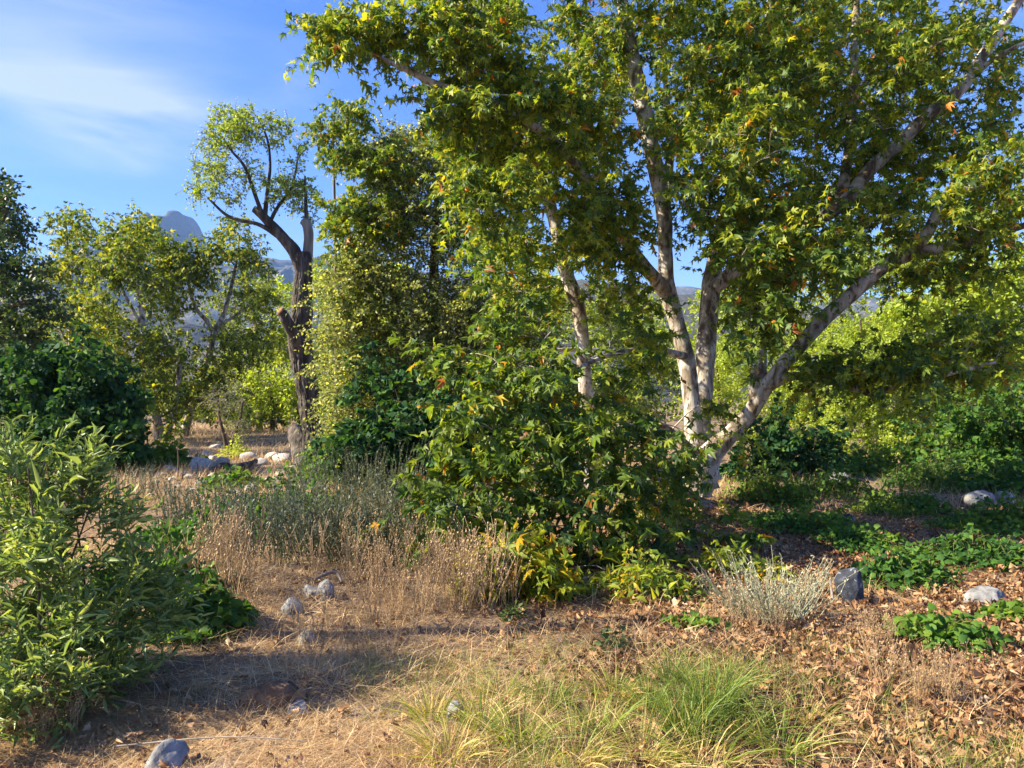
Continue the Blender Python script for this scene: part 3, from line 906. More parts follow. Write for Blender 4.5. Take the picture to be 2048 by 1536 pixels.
for ch in list(t.children):
    if ch.name.startswith('sawn_stub'):
        p_, q_ = P(572, 642, 18.4), P(562, 624, 18.3)
        cut_face(ch, t, q_ + unit(q_ - p_) * .03, q_ - p_ + A([-.15, -.1, 0]), 10 / FPX * 18.3)

C = blobs([(480, 255, 70, 42, 18.6, .8, 60), (435, 285, 40, 50, 18.4, .5, 22), (550, 265, 45, 35, 18.9, .6, 22), (415, 345, 48, 36, 18.4, .6, 30), (400, 385, 30, 18, 18.4, .4, 10), (560, 380, 40, 35, 19, .6, 24), (500, 350, 40, 35, 18.7, .5, 14),
           (600, 375, 28, 32, 19.2, .5, 16), (470, 400, 40, 20, 18.6, .4, 7), (590, 310, 25, 45, 19.2, .4, 7), (615, 400, 40, 40, 19.2, .4, 14)], (0.22, 0.4))
B, R, C = branches(np.concatenate(sk[2:]), np.concatenate(sr[2:]), C, thick=0.006)
Tw = twigs_of(B, C, 5, droop=0.1)
wood(t, B, R, Tw, M_TWIG, rt=0.006)
pos, a, n, sz = leaves_on(Tw, 8, (0.045, 0.08), 0.4, 0.5, jitter=0.7)
put_leaves(t, OVAL, M_BRIGHT, pos, a, n, sz, tint_of(len(pos), 0, 0, .6), 'cottonwood_leaf', width=1.25)

# ------------------------------------------------------------------ trees and bushes behind
leafy_tree('young_tree', 'slim pole-like young tree with loose leafy top beside the half-dead trunk', 'tree', G(672, 950),
    [('trunk', [(676, 975, 14.5, 6), (674, 800, 14.5, 5), (672, 600, 14.5, 4), (669, 420, 14.5, 3), (667, 320, 14.5, 2.4), (664, 235, 14.5, 1.5)]),
     ('limb', [(672, 560, 14.5, 4), (700, 480, 14.4, 3), (735, 420, 14.3, 2.5), (760, 370, 14.3, 2)])],
    [(690, 240, 45, 45, 14.5, .5, 22), (700, 300, 70, 40, 14.5, .6, 34), (640, 260, 22, 20, 14.5, .3, 6), (770, 340, 50, 50, 14.3, .5, 22), (700, 430, 60, 50, 14.2, .5, 40), (770, 430, 50, 60, 14.3, .5, 24), (690, 510, 40, 30, 14.3, .4, 14), (720, 600, 60, 60, 14.4, .6, 26)],
    LOBE8, M_SYC, (0.075, 0.125), 3, 10, rad=(0.26, 0.42), autumn=0.03, tint=(0, .72), bark=M_WOODG)

leafy_tree('fine_leaved_tree', 'dense tree with tiny grey-green leaves filling the space left of the sycamore', 'tree', G(880, 955),
    [('trunk', [(880, 960, 15.4, 20), (878, 850, 15.4, 16), (870, 700, 15.4, 13), (868, 560, 15.4, 10), (872, 420, 15.4, 6), (880, 330, 15.4, 3)]),
     ('limb', [(876, 800, 15.4, 9), (920, 660, 15.2, 7), (960, 540, 15, 4)]), ('limb', [(874, 760, 15.4, 9), (810, 650, 15.3, 7), (770, 540, 15.2, 4)]), ('limb', [(878, 850, 15.4, 9), (960, 780, 15.2, 7), (1040, 720, 15, 4)])],
    [(880, 350, 90, 70, 15.3, 1.0, 34), (820, 440, 70, 70, 15, .9, 24), (930, 450, 100, 80, 15.2, 1.1, 40), (800, 570, 100, 80, 15, 1.1, 36), (930, 590, 110, 90, 15.1, 1.2, 46), (760, 700, 90, 80, 14.8, 1, 34), (880, 730, 120, 90, 14.8, 1.2, 46),
     (1020, 680, 110, 110, 15.2, 1.2, 40), (1080, 830, 120, 110, 15, 1.2, 38), (960, 860, 110, 80, 14.8, 1, 26), (1230, 780, 120, 140, 16, 1.2, 36), (740, 830, 80, 60, 14.4, .8, 24), (790, 400, 60, 60, 15, .8, 20), (990, 340, 70, 60, 15.4, .8, 22), (700, 640, 50, 60, 15, .8, 18), (880, 640, 120, 120, 14.6, 1, 30), (770, 330, 60, 50, 15.2, .8, 22), (850, 300, 80, 36, 15.4, .8, 22), (720, 500, 50, 80, 15.2, .8, 24), (700, 760, 50, 90, 15.2, .8, 26), (950, 720, 90, 90, 14.4, .8, 22), (690, 560, 45, 60, 13.9, .5, 16), (690, 680, 45, 70, 13.9, .5, 18), (700, 800, 50, 70, 13.7, .5, 18), (830, 800, 90, 90, 14, .7, 24)],
    OVAL, M_FINE, (0.045, 0.082), 8, 22, rad=(0.5, 0.95), bark=M_TWIG, bmat=M_TWIG, tint=(0, 1), hang=0.2, flat=0.4, jitter=0.8, tail=0.25)

leafy_tree('vine_covered_bush', 'dark bush smothered in rounded vine leaves beside the half-dead trunk', 'bush', G(860, 975),
    [('stem', [(860, 980, 13, 9), (850, 920, 13, 7), (840, 860, 13, 5), (850, 800, 13, 3)]), ('stem', [(880, 980, 13, 8), (900, 900, 13, 6), (910, 830, 13, 3)])],
    [(850, 840, 95, 55, 12.8, .9, 60), (930, 890, 70, 60, 12.6, .7, 34), (780, 890, 70, 50, 12.8, .8, 34), (700, 900, 60, 50, 12.6, .7, 24), (880, 935, 110, 30, 12.4, .7, 24), (760, 760, 60, 40, 13.2, .5, 14)],
    SMALLR, M_VINED, (0.06, 0.12), 4, 9, rad=(0.25, 0.45), bark=M_TWIG, bmat=M_TWIG, hang=0.6, flat=0.5, tint=(0, 1), shoots=45)

leafy_tree('hazy_shrub', 'pale twiggy small-leaved shrub at the foot of the half-dead trunk', 'bush', G(720, 965),
    [('stem', [(720, 968, 14, 5), (715, 930, 14, 4), (700, 890, 14, 2)]), ('stem', [(735, 968, 14, 5), (760, 930, 14, 4), (790, 890, 14, 2)])],
    [(720, 920, 70, 40, 13.8, .7, 34), (800, 930, 60, 36, 13.4, .6, 26), (690, 850, 40, 40, 14, .5, 14)],
    OVAL, M_FINE, (0.03, 0.06), 6, 14, rad=(0.25, 0.45), bark=M_TWIG, bmat=M_TWIGP, tmat=M_TWIGP, tint=(.3, 1), hang=0.1, flat=0.3, jitter=0.9)

# left background
leafy_tree('oak_tree', 'tall dark oak rising at the edge of the clearing left of the far sycamores', 'tree', G(-60, 905),
    [('trunk', [(-70, 915, 23, 26), (-65, 800, 23, 22), (-50, 650, 23, 17), (-40, 500, 23, 11), (-30, 400, 23, 5)]), ('limb', [(-62, 700, 23, 9), (10, 620, 22.5, 7), (80, 600, 22, 4)]), ('limb', [(-50, 600, 23, 8), (-10, 500, 22.8, 5), (15, 420, 22.6, 3)])],
    [(5, 400, 22, 42, 23, .9, 18), (-10, 470, 70, 60, 23, 1.5, 40), (40, 560, 70, 60, 22.6, 1.4, 44), (20, 660, 80, 60, 22, 1.4, 44), (-120, 560, 120, 170, 23, 2, 90), (95, 620, 34, 30, 22, .8, 10)],
    OVAL, M_OAK, (0.10, 0.17), 5, 12, rad=(0.4, 0.75), bark=M_TWIG, bmat=M_TWIG, tint=(0, 1), hang=0.2, flat=0.5, jitter=0.8)

far = dict(T=TRIL, bsides=3, twig_r=0, mat=M_BACK, size=(0.13, 0.23), twigs=4, per=8, rad=(0.4, 0.85), tint=(0, 1), group='sycamores at the back of the clearing', limb_sides=9, thick=0.011, step=0.3, hang=0.4)
leafy_tree('far_sycamore', 'far sycamore with a leaning white trunk that forks against the blue slope', 'tree', G(368, 868),
    limbs=[('trunk', [(366, 880, 33, 9), (378, 830, 33, 8), (398, 770, 33, 7), (418, 710, 33, 6.5), (428, 668, 33, 6), (446, 632, 33, 5), (456, 600, 33, 4), (470, 540, 33, 3), (480, 470, 33, 2)]),
           ('limb', [(428, 668, 33, 5), (412, 640, 32.8, 4.5), (392, 618, 32.6, 4), (380, 580, 32.6, 3), (370, 520, 32.6, 2)]),
           ('limb', [(440, 650, 33, 3), (470, 632, 33, 2.5), (500, 610, 33, 2)])],
    spec=[(470, 480, 46, 50, 33, 2, 34), (500, 530, 44, 40, 33, 2, 24), (358, 528, 56, 44, 32.6, 2, 46), (300, 492, 34, 34, 32.6, 1.5, 20), (345, 500, 36, 22, 32.6, 1.5, 14), (425, 505, 34, 32, 32.6, 1.5, 18), (330, 600, 60, 50, 32, 2, 30), (470, 690, 70, 50, 32.6, 2, 34), (395, 740, 90, 50, 32, 2, 34), (400, 560, 40, 30, 32.6, 1.2, 12), (330, 560, 40, 40, 32.6, 1.2, 14), (500, 590, 35, 30, 33, 1.5, 12), (435, 790, 80, 50, 31.5, 1.5, 34), (350, 780, 60, 50, 31.5, 1.5, 24)], **far)
leafy_tree('far_sycamore', 'far sycamore clump with several short dark stems rising from dry grass', 'tree', G(322, 888),
    limbs=[('trunk', [(322, 890, 28.5, 14), (318, 860, 28.5, 10), (305, 800, 28.5, 7), (292, 730, 28.5, 6), (285, 640, 28.5, 5), (275, 560, 28.5, 4), (265, 480, 28.5, 3)]), ('trunk', [(330, 888, 28.5, 9), (340, 850, 28.5, 6), (352, 800, 28.5, 5), (360, 720, 28.5, 4)]), ('limb', [(288, 660, 28.5, 4), (250, 590, 28.3, 3), (225, 520, 28.2, 2)])],
    spec=[(260, 470, 50, 60, 28.5, 2, 44), (220, 520, 60, 60, 28.5, 2, 40), (290, 560, 50, 40, 28.2, 1.5, 20), (180, 620, 70, 60, 28, 2, 36), (260, 690, 80, 50, 28, 2, 40), (330, 690, 60, 40, 28, 1.5, 22), (310, 780, 70, 50, 27.5, 1.2, 36), (240, 800, 60, 50, 27.5, 1.2, 20), (350, 850, 26, 26, 27, .8, 8)], **far)
leafy_tree('far_sycamore', 'far sycamore with a thin loose top between the oak and the other far sycamores', 'tree', G(150, 880),
    limbs=[('trunk', [(150, 885, 31, 9), (146, 760, 31, 7), (140, 620, 31, 5), (135, 500, 31, 3), (130, 430, 31, 1.5)]), ('limb', [(145, 700, 31, 4), (100, 620, 31, 3), (80, 540, 31, 2)])],
    spec=[(135, 460, 46, 50, 31, 2, 26), (110, 540, 60, 60, 31, 2, 34), (170, 520, 40, 70, 31, 2, 26), (100, 660, 80, 60, 30, 2, 36), (180, 740, 90, 50, 29.5, 2, 34), (60, 730, 80, 50, 29.5, 2, 28)], **far)
brt = dict(T=OVAL, bsides=3, twig_r=0, mat=M_BRIGHT, size=(0.14, 0.24), twigs=5, per=9, rad=(0.5, 0.9), tint=(0, 1), limb_sides=9, thick=0.010, step=0.3, hang=0.3, bark=M_TWIG)
leafy_tree('cottonwood_tree', 'sunlit yellow-green cottonwood filling the gap behind the half-dead trunk', 'tree', G(690, 852),
    limbs=[('trunk', [(690, 862, 42, 9), (686, 760, 42, 7), (680, 660, 42, 5), (670, 570, 42, 2)]), ('limb', [(688, 800, 42, 5), (600, 700, 42, 4), (560, 620, 42, 2)])],
    spec=[(570, 600, 60, 45, 42, 3, 40), (650, 580, 60, 50, 42, 3, 44), (720, 640, 60, 60, 42, 3, 40), (560, 690, 80, 50, 42, 3, 44), (660, 700, 70, 60, 42, 3, 44), (690, 800, 50, 50, 41, 2, 24)], **brt)
leafy_tree('leafy_bush', 'low rounded yellow-green bush on dry grass left of the half-dead trunk', 'bush', G(545, 858),
    limbs=[('stem', [(545, 866, 38, 5), (545, 820, 38, 4), (540, 770, 38, 2)]), ('stem', [(600, 862, 38, 5), (598, 820, 38, 4), (610, 760, 38, 2)])],
    spec=[(520, 780, 60, 50, 38, 2, 44), (590, 800, 50, 45, 38, 2, 34), (480, 830, 40, 24, 37, 1.5, 14), (660, 830, 60, 36, 37, 2, 30)], **brt)
leafy_tree('vine_covered_bush', 'big dark vine-smothered bush hanging over the left side of the clearing', 'bush', G(150, 950),
    [('stem', [(140, 960, 17, 12), (130, 880, 17, 9), (120, 780, 17, 6), (130, 700, 17, 3)]), ('stem', [(180, 958, 17, 9), (200, 880, 17, 7), (230, 800, 17, 4)]), ('stem', [(40, 960, 17, 9), (30, 860, 17, 7), (20, 760, 17, 4)])],
    [(130, 740, 110, 60, 17, 1.3, 80), (210, 800, 70, 60, 16.8, 1, 60), (120, 840, 110, 70, 16.6, 1.2, 80), (230, 870, 55, 60, 16.4, .8, 44), (20, 790, 90, 90, 17, 1.3, 60), (60, 920, 120, 36, 16, .9, 40), (200, 930, 60, 24, 16, .6, 20)],
    SMALLR, M_VINED, (0.08, 0.15), 4, 9, rad=(0.3, 0.55), bark=M_TWIG, bmat=M_TWIG, hang=0.6, flat=0.5, tint=(0, 1), shoots=45)

# right background
fine = dict(T=OVAL, bsides=3, twig_r=0, mat=M_BRIGHT, size=(0.06, 0.11), twigs=8, per=16, rad=(0.5, 0.9), tint=(0, 1), limb_sides=7, bark=M_TWIG, bmat=M_TWIG, hang=0.1, flat=0.4, jitter=0.9, tail=0.25)
leafy_tree('willow_bush', 'tall sunlit fine-leaved yellow-green willow behind the low dark bough', 'bush', G(1740, 905),
    limbs=[('stem', [(1740, 912, 23.5, 7), (1735, 820, 23.5, 5), (1730, 720, 23.5, 4), (1720, 640, 23.5, 2)]), ('stem', [(1790, 912, 23.5, 7), (1800, 820, 23.5, 5), (1830, 700, 23.5, 3)]), ('stem', [(1680, 910, 23.5, 6), (1650, 820, 23.5, 4), (1640, 720, 23.5, 2)])],
    spec=[(1720, 690, 90, 60, 23.5, 1.5, 46), (1800, 650, 80, 70, 23.8, 1.5, 40), (1700, 820, 90, 60, 23, 1.4, 50), (1800, 830, 80, 60, 23, 1.4, 40), (1620, 760, 60, 90, 23.4, 1.3, 34), (1880, 810, 60, 60, 23.4, 1.2, 26), (1760, 890, 130, 30, 22, 1, 30), (1660, 880, 60, 36, 22.5, 1, 16), (1760, 740, 120, 60, 22.4, 1, 30)], **fine)
leafy_tree('willow_bush', 'sunlit willow bush glimpsed between the sycamore trunks', 'bush', G(1510, 900),
    limbs=[('stem', [(1510, 908, 24.5, 7), (1505, 800, 24.5, 5), (1500, 680, 24.5, 2)]), ('stem', [(1460, 908, 24.5, 6), (1440, 800, 24.5, 4), (1430, 700, 24.5, 2)])],
    spec=[(1500, 700, 80, 80, 24.5, 1.4, 40), (1520, 830, 80, 60, 24, 1.4, 38), (1410, 760, 70, 100, 24.6, 1.4, 34), (1560, 620, 70, 60, 24.8, 1.3, 22)], **fine)
leafy_tree('cottonwood_tree', 'broad sunlit tree with yellow-green leaves at the back right of the grove', 'tree', G(1960, 905),
    limbs=[('trunk', [(1960, 912, 24, 11), (1955, 800, 24, 9), (1945, 690, 24, 7), (1940, 600, 24, 5), (1950, 520, 24, 3)]), ('limb', [(1952, 760, 24, 5), (1880, 680, 23.8, 4), (1840, 590, 23.6, 2)]), ('limb', [(1948, 700, 24, 5), (2020, 620, 23.8, 4), (2080, 540, 23.6, 2)])],
    spec=[(1930, 580, 80, 60, 23.8, 1.6, 50), (2030, 560, 70, 80, 23.6, 1.6, 50), (1850, 620, 60, 50, 23.6, 1.2, 26), (2000, 680, 90, 60, 23.4, 1.5, 50), (2080, 680, 80, 100, 23.6, 1.6, 40), (1900, 690, 60, 40, 23.4, 1.2, 22), (2150, 560, 90, 120, 24, 2, 40)], **{**brt, 'bark': M_BARK})
leafy_tree('shrub', 'dark green leafy shrub beyond the ground vines at the right of the grove', 'bush', G(1985, 955),
    [('stem', [(1985, 962, 15.5, 7), (1975, 900, 15.5, 5), (1960, 840, 15.5, 3)]), ('stem', [(2040, 962, 15.5, 7), (2050, 880, 15.5, 5), (2060, 820, 15.5, 3)])],
    [(1960, 850, 80, 60, 15.5, 1, 50), (2050, 840, 80, 70, 15.5, 1.1, 50), (1930, 920, 70, 36, 15, .8, 30), (2030, 925, 90, 34, 15, .8, 34), (1860, 900, 60, 40, 16, .8, 24), (2140, 850, 90, 80, 15.5, 1, 30)],
    SMALLR, M_VINE, (0.06, 0.11), 4, 10, rad=(0.3, 0.5), bark=M_TWIG, bmat=M_TWIG, hang=0.4, flat=0.5, tint=(0, .9), shoots=45)
leafy_tree('shrub', 'dark green shrub in shade between the sycamore base and the sunlit willow', 'bush', G(1560, 955),
    [('stem', [(1560, 962, 15, 6), (1555, 920, 15, 5), (1550, 880, 15, 3)])],
    [(1560, 910, 60, 36, 15, .7, 34), (1630, 900, 40, 36, 15.4, .6, 20), (1480, 940, 50, 30, 14.6, .6, 18)],
    SMALLR, M_VINED, (0.06, 0.11), 4, 10, rad=(0.3, 0.5), bark=M_TWIG, bmat=M_TWIG, hang=0.4, flat=0.5, tint=(0, 1), shoots=45)

leafy_tree('willow_bush', 'sunlit willow thicket low behind the dark shrub at the right', 'bush', G(1930, 892),
    limbs=[('stem', [(1930, 900, 26, 6), (1925, 830, 26, 5), (1915, 760, 26, 3)]), ('stem', [(2010, 900, 26, 6), (2015, 830, 26, 5), (2030, 770, 26, 3)])],
    spec=[(1920, 790, 80, 70, 26, 1.5, 50), (2020, 790, 80, 70, 26, 1.5, 46), (1960, 860, 110, 40, 25, 1.2, 34)], **fine)
leafy_tree('willow_bush', 'yellow-green thicket between the half-dead trunk and the fine-leaved tree', 'bush', G(720, 885),
    limbs=[('stem', [(715, 892, 27, 6), (710, 800, 27, 5), (705, 700, 27, 3)]), ('stem', [(745, 892, 27, 6), (760, 800, 27, 5), (770, 700, 27, 3)])],
    spec=[(700, 700, 50, 70, 27, 1.4, 40), (760, 720, 50, 80, 27, 1.4, 34), (720, 830, 80, 50, 26.5, 1.3, 40)], **fine)
leafy_tree('cottonwood_tree', 'sunlit cottonwood whose crown fills the gap right of the leaning limb', 'tree', G(1800, 852),
    limbs=[('trunk', [(1800, 862, 37, 8), (1795, 760, 37, 6), (1790, 650, 37, 4), (1785, 560, 37, 2)]), ('limb', [(1797, 740, 37, 4), (1720, 650, 37, 3), (1680, 580, 37, 2)]), ('limb', [(1793, 700, 37, 4), (1860, 620, 37, 3), (1900, 550, 37, 2)])],
    spec=[(1780, 520, 90, 60, 37, 3, 70), (1680, 560, 80, 60, 37, 3, 56), (1880, 520, 80, 60, 37, 3, 60), (1760, 660, 110, 50, 36, 3, 50), (1900, 660, 90, 60, 36, 3, 40)], **brt)
leafy_tree('cottonwood_tree', 'sunlit cottonwood showing between the white sycamore trunks and the hillside', 'tree', G(1560, 852),
    limbs=[('trunk', [(1560, 862, 38, 8), (1555, 760, 38, 6), (1550, 650, 38, 4), (1545, 580, 38, 2)]), ('limb', [(1557, 760, 38, 4), (1470, 690, 38, 3), (1420, 640, 38, 2)])],
    spec=[(1550, 550, 90, 60, 38, 3, 60), (1450, 600, 80, 60, 38, 3, 54), (1600, 680, 80, 60, 37, 3, 40), (1380, 700, 80, 60, 38, 3, 40), (1480, 740, 100, 50, 37, 3, 40)], **brt)
leafy_tree('cottonwood_tree', 'pale green tree rising behind the dense fine-leaved tree', 'tree', G(1100, 856),
    limbs=[('trunk', [(1100, 866, 36, 8), (1100, 760, 36, 6), (1105, 660, 36, 4), (1105, 580, 36, 2)]), ('limb', [(1100, 760, 36, 4), (1200, 700, 36, 3), (1270, 660, 36, 2)])],
    spec=[(1080, 590, 90, 60, 36, 3, 50), (1200, 640, 90, 60, 36, 3, 54), (1280, 650, 70, 70, 36, 3, 46), (1000, 680, 90, 60, 36, 3, 36), (1150, 770, 130, 50, 35, 3, 40)], **brt)
leafy_tree('cottonwood_tree', 'yellow-green tree seen between the slim pole-like trunk and the fine-leaved tree', 'tree', G(770, 858),
    limbs=[('trunk', [(770, 868, 34, 7), (768, 760, 34, 6), (765, 660, 34, 4), (760, 580, 34, 2)])],
    spec=[(760, 570, 60, 60, 34, 2, 40), (720, 680, 60, 60, 34, 2, 44), (800, 660, 60, 70, 34, 2, 36), (730, 780, 60, 50, 33, 2, 34)], **brt)
leafy_tree('far_sycamore', 'far sycamore filling the space between the forked sycamore and the half-dead trunk', 'tree', G(540, 856),
    limbs=[('trunk', [(520, 864, 40, 7), (515, 780, 40, 6), (512, 680, 40, 4), (505, 590, 40, 2)])],
    spec=[(510, 590, 50, 50, 40, 2, 38), (440, 590, 40, 40, 40, 2, 16), (470, 650, 60, 50, 40, 2, 34), (540, 680, 60, 60, 40, 2, 34), (490, 760, 70, 50, 39, 2, 34), (400, 800, 80, 44, 39, 2, 30), (520, 830, 60, 26, 38, 2, 18)], **far)
leafy_tree('far_sycamore', 'far sycamore standing behind the big dark vine-smothered bush', 'tree', G(60, 862),
    limbs=[('trunk', [(70, 870, 36, 8), (66, 780, 36, 6), (70, 680, 36, 4), (80, 580, 36, 2)])],
    spec=[(60, 640, 90, 60, 36, 2.5, 44), (200, 640, 80, 60, 36, 2.5, 40), (130, 720, 90, 50, 35, 2, 34), (280, 760, 70, 50, 35, 2, 30), (240, 840, 60, 26, 34, 1.5, 12)], **far)

# tree outside the frame on the left that shades the near ground, and its neighbour
for lab, (bx, by), sp_ in (('leafy willow tree standing outside the view left of the willow shrub', (-6.9, 4.4), 1), ('second leafy willow tree outside the view further back on the left', (-13.0, 9.5), 2)):
    t = thing('willow_tree', lab, 'tree', (bx, by, 0))
    V, F, pp, rr = limb_mesh([(bx, by, -0.1), (bx + .1, by, 1.2), (bx - .1, by + .1, 2.6), (bx + .1, by, 4.2), (bx, by, 6)], [.22, .17, .13, .09, .03], 12, 0.15)
    part('trunk', V, F, M_TWIG, t, smooth=True).data.validate()
    n = 60
    d = rand_dir(n) * rng.random((n, 1)) ** .4
    C = np.concatenate([A([bx, by, 4.2]) + d * A([2.4, 2.9, 2.5]), U(.35, .6, (n, 1))], 1)
    B, R, C = branches(pp, rr, C)
    Tw = twigs_of(B, C, 4)
    wood(t, B, R, Tw, M_TWIG)
    pos, a, nn, sz = leaves_on(Tw, 7, (0.08, 0.13))
    put_leaves(t, LANCE, M_WIL, pos, a, nn, sz, tint_of(len(pos), 0, 0, 1), 'w', width=1.6)

# far wood closing the view
n = 320
C = np.stack([U(-72, 72, n), U(52, 66, n), U(0.3, 5.6, n) * U(.6, 1, n), U(0.9, 1.9, n)], -1)
d = rand_dir(n * 130).reshape(n, 130, 3)
pos = (C[:, None, :3] + d * (C[:, None, 3:4] * rng.random((n, 130, 1)) ** .5)).reshape(-1, 3)
pos = pos[pos[:, 2] > 0]
V, F = scatter(OVAL, pos, rand_dir(len(pos)), rand_dir(len(pos)) + A([0, 0, .6]), U(0.28, 0.5, len(pos)))
tag(link('woodland', make_mesh('woodland', V, F, M_BACK, {'tint': rep(OVAL, U(0, 1, len(pos)))})), 'far mass of green woodland closing the view beyond the clearing', 'woodland', kind='stuff')

# ------------------------------------------------------------------ willow shrub in the left foreground
t = thing('willow_shrub', 'near willow shrub with long narrow pale green leaves and upright shoots', 'shrub', G(60, 1470))
base = A(t.location)
sk, sr = [], []
for q in range(9):
    b0 = base + A([U(-.9, -.1), U(.1, .9), 0])
    b0[2] = ground_z(b0[0], b0[1]) - 0.02
    tip = b0 + A([U(-.5, .3), U(-.2, .4), U(.8, 1.3)])
    V, F, pp, rr = limb_mesh([b0, b0 * .6 + tip * .4 + A([U(-.1, .1), U(-.1, .1), .1]), tip], [.011, .008, .004], 7, 0.08, 0.05)
    part('stem', V, F, M_TWIG, t, smooth=True).data.validate()
    sk.append(pp[3:])
    sr.append(rr[3:])
C = blobs([(150, 985, 45, 55, 4.3, .3, 16), (35, 960, 45, 50, 4.2, .3, 14), (60, 1060, 90, 50, 4.2, .4, 18), (220, 1060, 45, 50, 4.3, .3, 6), (70, 1150, 130, 60, 4.2, .5, 30), (250, 1160, 60, 50, 4.3, .35, 14), (120, 1250, 160, 60, 4.2, .5, 38),
           (300, 1230, 50, 40, 4.4, .3, 16), (60, 1330, 110, 50, 4, .4, 34), (200, 1320, 60, 30, 4.2, .3, 12), (-120, 1150, 150, 170, 4.1, .6, 30), (20, 1390, 70, 50, 3.7, .3, 22), (120, 1400, 60, 40, 3.8, .25, 14), (200, 1370, 60, 30, 4.0, .25, 10), (-40, 1480, 50, 40, 3.4, .2, 6)], (0.18, 0.32), 0.03)
B, R, C = branches(np.concatenate(sk), np.concatenate(sr), C, thick=0.006, rmin=0.0022, sag=0.06)
Tw = twigs_of(B, C, 3, spread=0.55, upb=0.55, droop=0.05)
tips = [(145, 845, 4.3), (165, 862, 4.35), (130, 905, 4.25), (22, 845, 4.2), (60, 850, 4.25), (10, 905, 4.1), (52, 925, 4.2), (228, 915, 4.35), (212, 935, 4.35), (100, 925, 4.25), (190, 885, 4.3), (275, 1010, 4.4), (322, 1110, 4.5), (330, 1190, 4.6), (345, 1225, 4.6), (80, 985, 4.2), (215, 985, 4.3)]
ex = []
TWK = Tw.shape[1]
for px, py, y in tips:
    p3 = P(px, py, y)
    p0 = p3 + A([U(-.16, -.04), U(-.1, .1), U(-.42, -.3)])
    q = np.linspace(0, 1, TWK)[:, None]
    ex.append(p0 + (p3 - p0) * q + A([0, 0, .05]) * np.sin(q * math.pi))
ex = np.array(ex)
wood(t, B, R, np.concatenate([Tw, ex]), M_TWIG, rt=0.0022, tmat=M_TWIGG, bname='branches')
pos, a, n, sz = leaves_on(Tw, 11, (0.06, 0.105), -0.15, 0.6, t0=0.05, out=0.85, petiole=0.08, jitter=0.35)
p2_, a2, n2_, s2 = leaves_on(ex, 22, (0.055, 0.10), -0.35, 0.5, t0=0.0, out=0.95, petiole=0.06, jitter=0.25)
pos, a, n, sz = np.concatenate([pos, p2_]), np.concatenate([a, a2]), np.concatenate([n, n2_]), np.concatenate([sz, s2])
put_leaves(t, LANCE, M_WIL, pos, a, n, sz, tint_of(len(pos), 0, 0, 1), 'willow_leaf', single=300, bias=0.6, crown='foliage')


# ------------------------------------------------------------------ ground vines
def vine(label, px, py, rx, h, n, mat=M_VINE, size=(0.03, 0.068), tint=(0, 1), single=0, ry=None, per=9, grp=None, name='ground_vine', cat='vine', T=ROUND, width=None):
    """a low mound of trailing vine: rooted stems that arch over the ground and carry rounded leaves"""
    c = G(px, py)
    T = SMALLR if T is ROUND and py < 1060 else T
    n = int(n * 1.35)
    t = thing(name, label, cat, c, grp)
    ry = ry or rx * 0.8
    an, rr = U(0, 2 * math.pi, n), rng.random(n) ** 0.5
    ex_, ey_ = c[0] + np.cos(an) * rr * rx, c[1] + np.sin(an) * rr * ry
    s0 = c[:2] + (np.stack([ex_, ey_], -1) - c[:2]) * U(0.1, 0.8, (n, 1))
    q = np.linspace(0, 1, 6)[None, :, None]
    xy = s0[:, None] * (1 - q) + np.stack([ex_, ey_], -1)[:, None] * q
    xy = xy + rng.normal(size=xy.shape) * 0.03
    n = len(rr)
    hh = h * (1.15 - rr ** 2)[:, None] * U(0.2, 1.25, (n, 1)) * (.75 + .5 * n2(ex_, ey_, 4.0, 77))[:, None]
    z = ground_z(xy[..., 0], xy[..., 1]) + hh * np.sin(np.linspace(0.12, 2.7, 6))[None] + 0.01
    Tw = np.concatenate([xy, z[..., None]], -1)
    V, F = tubes(Tw, np.broadcast_to(np.linspace(.004, .002, 6), Tw.shape[:2]), 3)
    part('stems', V, F, M_TWIGG, t, smooth=True, kind='stuff')
    pos, a, nn, sz = leaves_on(Tw, per, size, 0.15, 0.9, t0=0.1, petiole=0.6, jitter=0.7)
    pos[:, 2] = np.maximum(pos[:, 2] + U(-.02, .06, len(pos)), ground_z(pos[:, 0], pos[:, 1]) + 0.015)
    put_leaves(t, T, mat, pos, a, nn, sz, np.clip(tint_of(len(pos), 0, *tint) + .25 * n2(pos[:, 0], pos[:, 1], 2.2, 91), 0, 1), 'vine_leaf' if T is ROUND else 'sprig_leaf', single, crown='foliage', width=width)
    return t


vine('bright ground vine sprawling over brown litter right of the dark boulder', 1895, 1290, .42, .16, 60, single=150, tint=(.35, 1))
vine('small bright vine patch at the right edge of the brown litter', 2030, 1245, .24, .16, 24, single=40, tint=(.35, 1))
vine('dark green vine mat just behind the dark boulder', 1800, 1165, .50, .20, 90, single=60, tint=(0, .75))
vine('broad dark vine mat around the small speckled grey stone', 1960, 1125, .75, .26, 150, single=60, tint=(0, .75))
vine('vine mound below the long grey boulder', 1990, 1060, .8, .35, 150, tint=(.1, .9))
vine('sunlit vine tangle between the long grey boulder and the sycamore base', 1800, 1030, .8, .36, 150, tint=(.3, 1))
vine('green vine around the pyramid-shaped grey stone', 1660, 990, .9, .42, 150, tint=(.2, 1))
vine('lush vine right beside the sycamore base', 1540, 1010, .8, .5, 150, tint=(.2, 1))
vine('vine bank climbing into the dark shrub at the right', 1880, 975, 1.2, .6, 170, tint=(.1, .9))
vine('vine mat spreading between the sycamore base and the small dark stone', 1620, 1060, .8, .22, 120, tint=(.1, .9))
vine('vine carpet beneath the sunlit willow behind the pyramid stone', 1720, 945, 1.6, .5, 170, tint=(.3, 1), size=(.06, .11))
vine('vine patch creeping below the sunlit vine tangle', 1720, 1095, .6, .2, 80, tint=(.05, .8))
